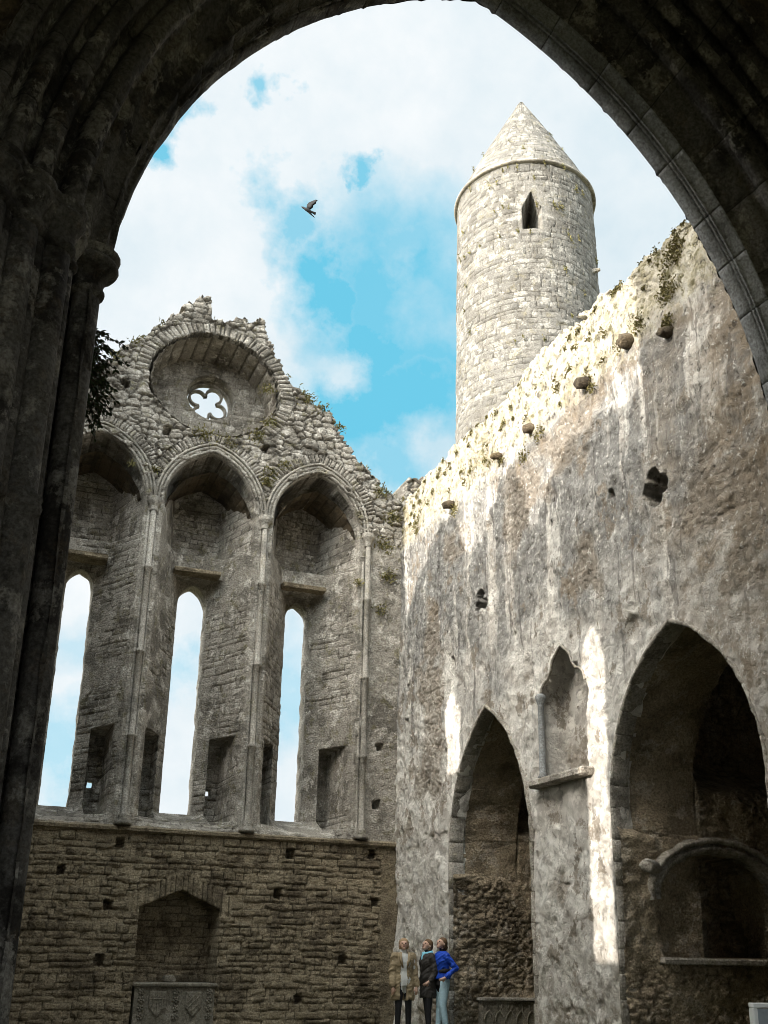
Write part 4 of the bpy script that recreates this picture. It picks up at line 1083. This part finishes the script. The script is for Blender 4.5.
def pB(x, y):   # dark jacket, in profile to the left, head tipped back
    P = [('T', 2, [(x, y, .84, .11, .15), (x, y, .98, .12, .16), (x+.01, y, 1.12, .115, .14), (x, y, 1.28, .13, .18), (x, y, 1.38, .11, .18), (x, y, 1.43, .07, .10)]),
         ('L', 0, [(x, y, 1.40), (x-.01, y, 1.50)], [.055, .05])]
    for s_ in (-1, 1):
        P += [('L', 1, [(x, y+s_*.085, .90), (x+s_*.03, y+s_*.09, .50), (x+.02+s_*.05, y+s_*.10, .09)], [.095, .065, .046])]
        shoes(x+.02+s_*.05, y+s_*.10, P, 3, (-1, -.2))
    P += [('L', 2, [(x, y-.18, 1.36), (x+.05, y-.22, 1.10), (x-.07, y-.25, .96)], [.055, .045, .033]), ('L', 2, [(x, y+.18, 1.36), (x+.05, y+.22, 1.10), (x-.07, y+.2, .96)], [.055, .045, .033])]
    hand(P, 0, (x-.08, y-.25, .95), (-.75, 0, -.5), 1); hand(P, 0, (x-.08, y+.2, .95), (-.75, 0, -.5), -1)
    P_ = head(P, 0, (x-.02, y, 1.58), (-.9, -.35, .42))
    b_ = blob('person', P, [SKIN, blk, dk, leather])
    C = [('T', 0, [(x+.01, y, .66, .15, .19), (x+.01, y, .85, .145, .19), (x+.01, y, 1.1, .135, .17), (x, y, 1.28, .15, .20), (x, y, 1.39, .13, .195), (x, y, 1.45, .085, .12)])]
    for s_ in (-1, 1): C += [('L', 0, [(x, y+s_*.18, 1.375), (x+.05, y+s_*.225, 1.10), (x-.05, y+s_*.24 if s_ < 0 else y+.21, .975)], [.068, .06, .05])]
    coat = blob('jacket', C, [dk], b_, wr=.045)
    S = [('L', 0, [(x-.08, y-.03, 1.43), (x-.05, y-.09, 1.44), (x+.03, y-.1, 1.46), (x+.08, y, 1.47), (x+.03, y+.1, 1.46), (x-.06, y+.08, 1.44), (x-.08, y, 1.43)], [.035]*7), ('L', 0, [(x-.1, y-.03, 1.44), (x-.13, y-.04, 1.34)], [.035, .03])]
    blob('scarf', S, [scarf], b_, .01, 2)
    H = [('B', 0, P_(0, -.02, .045), .098), ('B', 0, P_(0, -.055, .0), .085), ('L', 0, [P_(0, -.08, .02), P_(.0, -.11, -.1)], [.06, .035]), ('L', 0, [P_(.07, -.02, .03), P_(.07, -.04, -.06)], [.03, .02]), ('L', 0, [P_(-.07, -.02, .03), P_(-.07, -.04, -.06)], [.03, .02])]
    blob('hair', H, [hairb], b_, .01, 2); face_bits(P_, b_); return b_
def pC(x, y):   # bright blue jacket, hand on the hip, jeans
    P = [('T', 2, [(x, y, .88, .12, .16), (x+.01, y, 1.0, .125, .17), (x+.01, y, 1.14, .105, .135), (x, y, 1.30, .125, .18), (x, y, 1.41, .11, .18), (x, y, 1.46, .07, .10)]),
         ('L', 0, [(x, y, 1.43), (x-.01, y, 1.53)], [.052, .048])]
    for s_ in (-1, 1):
        P += [('L', 1, [(x+.01, y+s_*.085, .93), (x-.02+s_*.015, y+s_*.09, .52), (x-.0-s_*.04, y+s_*.10, .09)], [.105, .072, .055])]
        shoes(x-s_*.04, y+s_*.10, P, 3, (-1, -.2))
    P += [('L', 2, [(x, y-.18, 1.39), (x+.15, y-.25, 1.19), (x-.03, y-.22, 1.03)], [.055, .045, .033]), ('L', 2, [(x, y+.18, 1.39), (x+.06, y+.23, 1.12), (x-.06, y+.2, .99)], [.055, .045, .033])]
    hand(P, 0, (x-.03, y-.23, 1.025), (-.8, .1, -.35), 1); hand(P, 0, (x-.07, y+.2, .98), (-.6, 0, -.6), -1)
    P_ = head(P, 0, (x-.02, y, 1.615), (-.92, -.3, .42))
    b_ = blob('person', P, [SKIN, denim, blk, leather])
    C = [('T', 0, [(x+.01, y, 1.0, .145, .19), (x+.01, y, 1.06, .14, .185), (x+.01, y, 1.16, .125, .16), (x, y, 1.31, .145, .20), (x, y, 1.415, .13, .195), (x, y, 1.48, .085, .115)]),
         ('L', 0, [(x, y-.18, 1.40), (x+.155, y-.255, 1.19), (x-.01, y-.23, 1.045)], [.066, .058, .046]), ('L', 0, [(x, y+.18, 1.40), (x+.06, y+.235, 1.12), (x-.045, y+.21, 1.01)], [.066, .058, .046])]
    coat = blob('jacket', C, [blu], b_, wr=.045)
    m = MB(); m.tube([(x-.12, y-.10, 1.13), (x-.02, y-.185, 1.14), (x+.09, y-.16, 1.15)], [.02, .045, .02], 10); m.build('waist_bag', blk, b_, True, attrs=False)
    H = [('B', 0, P_(0, -.02, .045), .096), ('B', 0, P_(0, -.05, .0), .082), ('L', 0, [P_(0, -.09, .03), P_(0, -.14, .0), P_(0, -.14, -.08)], [.035, .035, .02])]
    blob('hair', H, [hairb], b_, .01, 2)
    face_bits(P_, b_); return b_
tag(pA(7.98, 18.8), 'person in an open tan coat and white shirt, leftmost of the three', 'person', 'visitors standing by the side wall')
tag(pB(8.53, 18.92), 'person in a dark jacket and light blue scarf, looking up', 'person', 'visitors standing by the side wall')
tag(pC(8.73, 18.7), 'person in a bright blue jacket and pale jeans, hand on hip', 'person', 'visitors standing by the side wall')
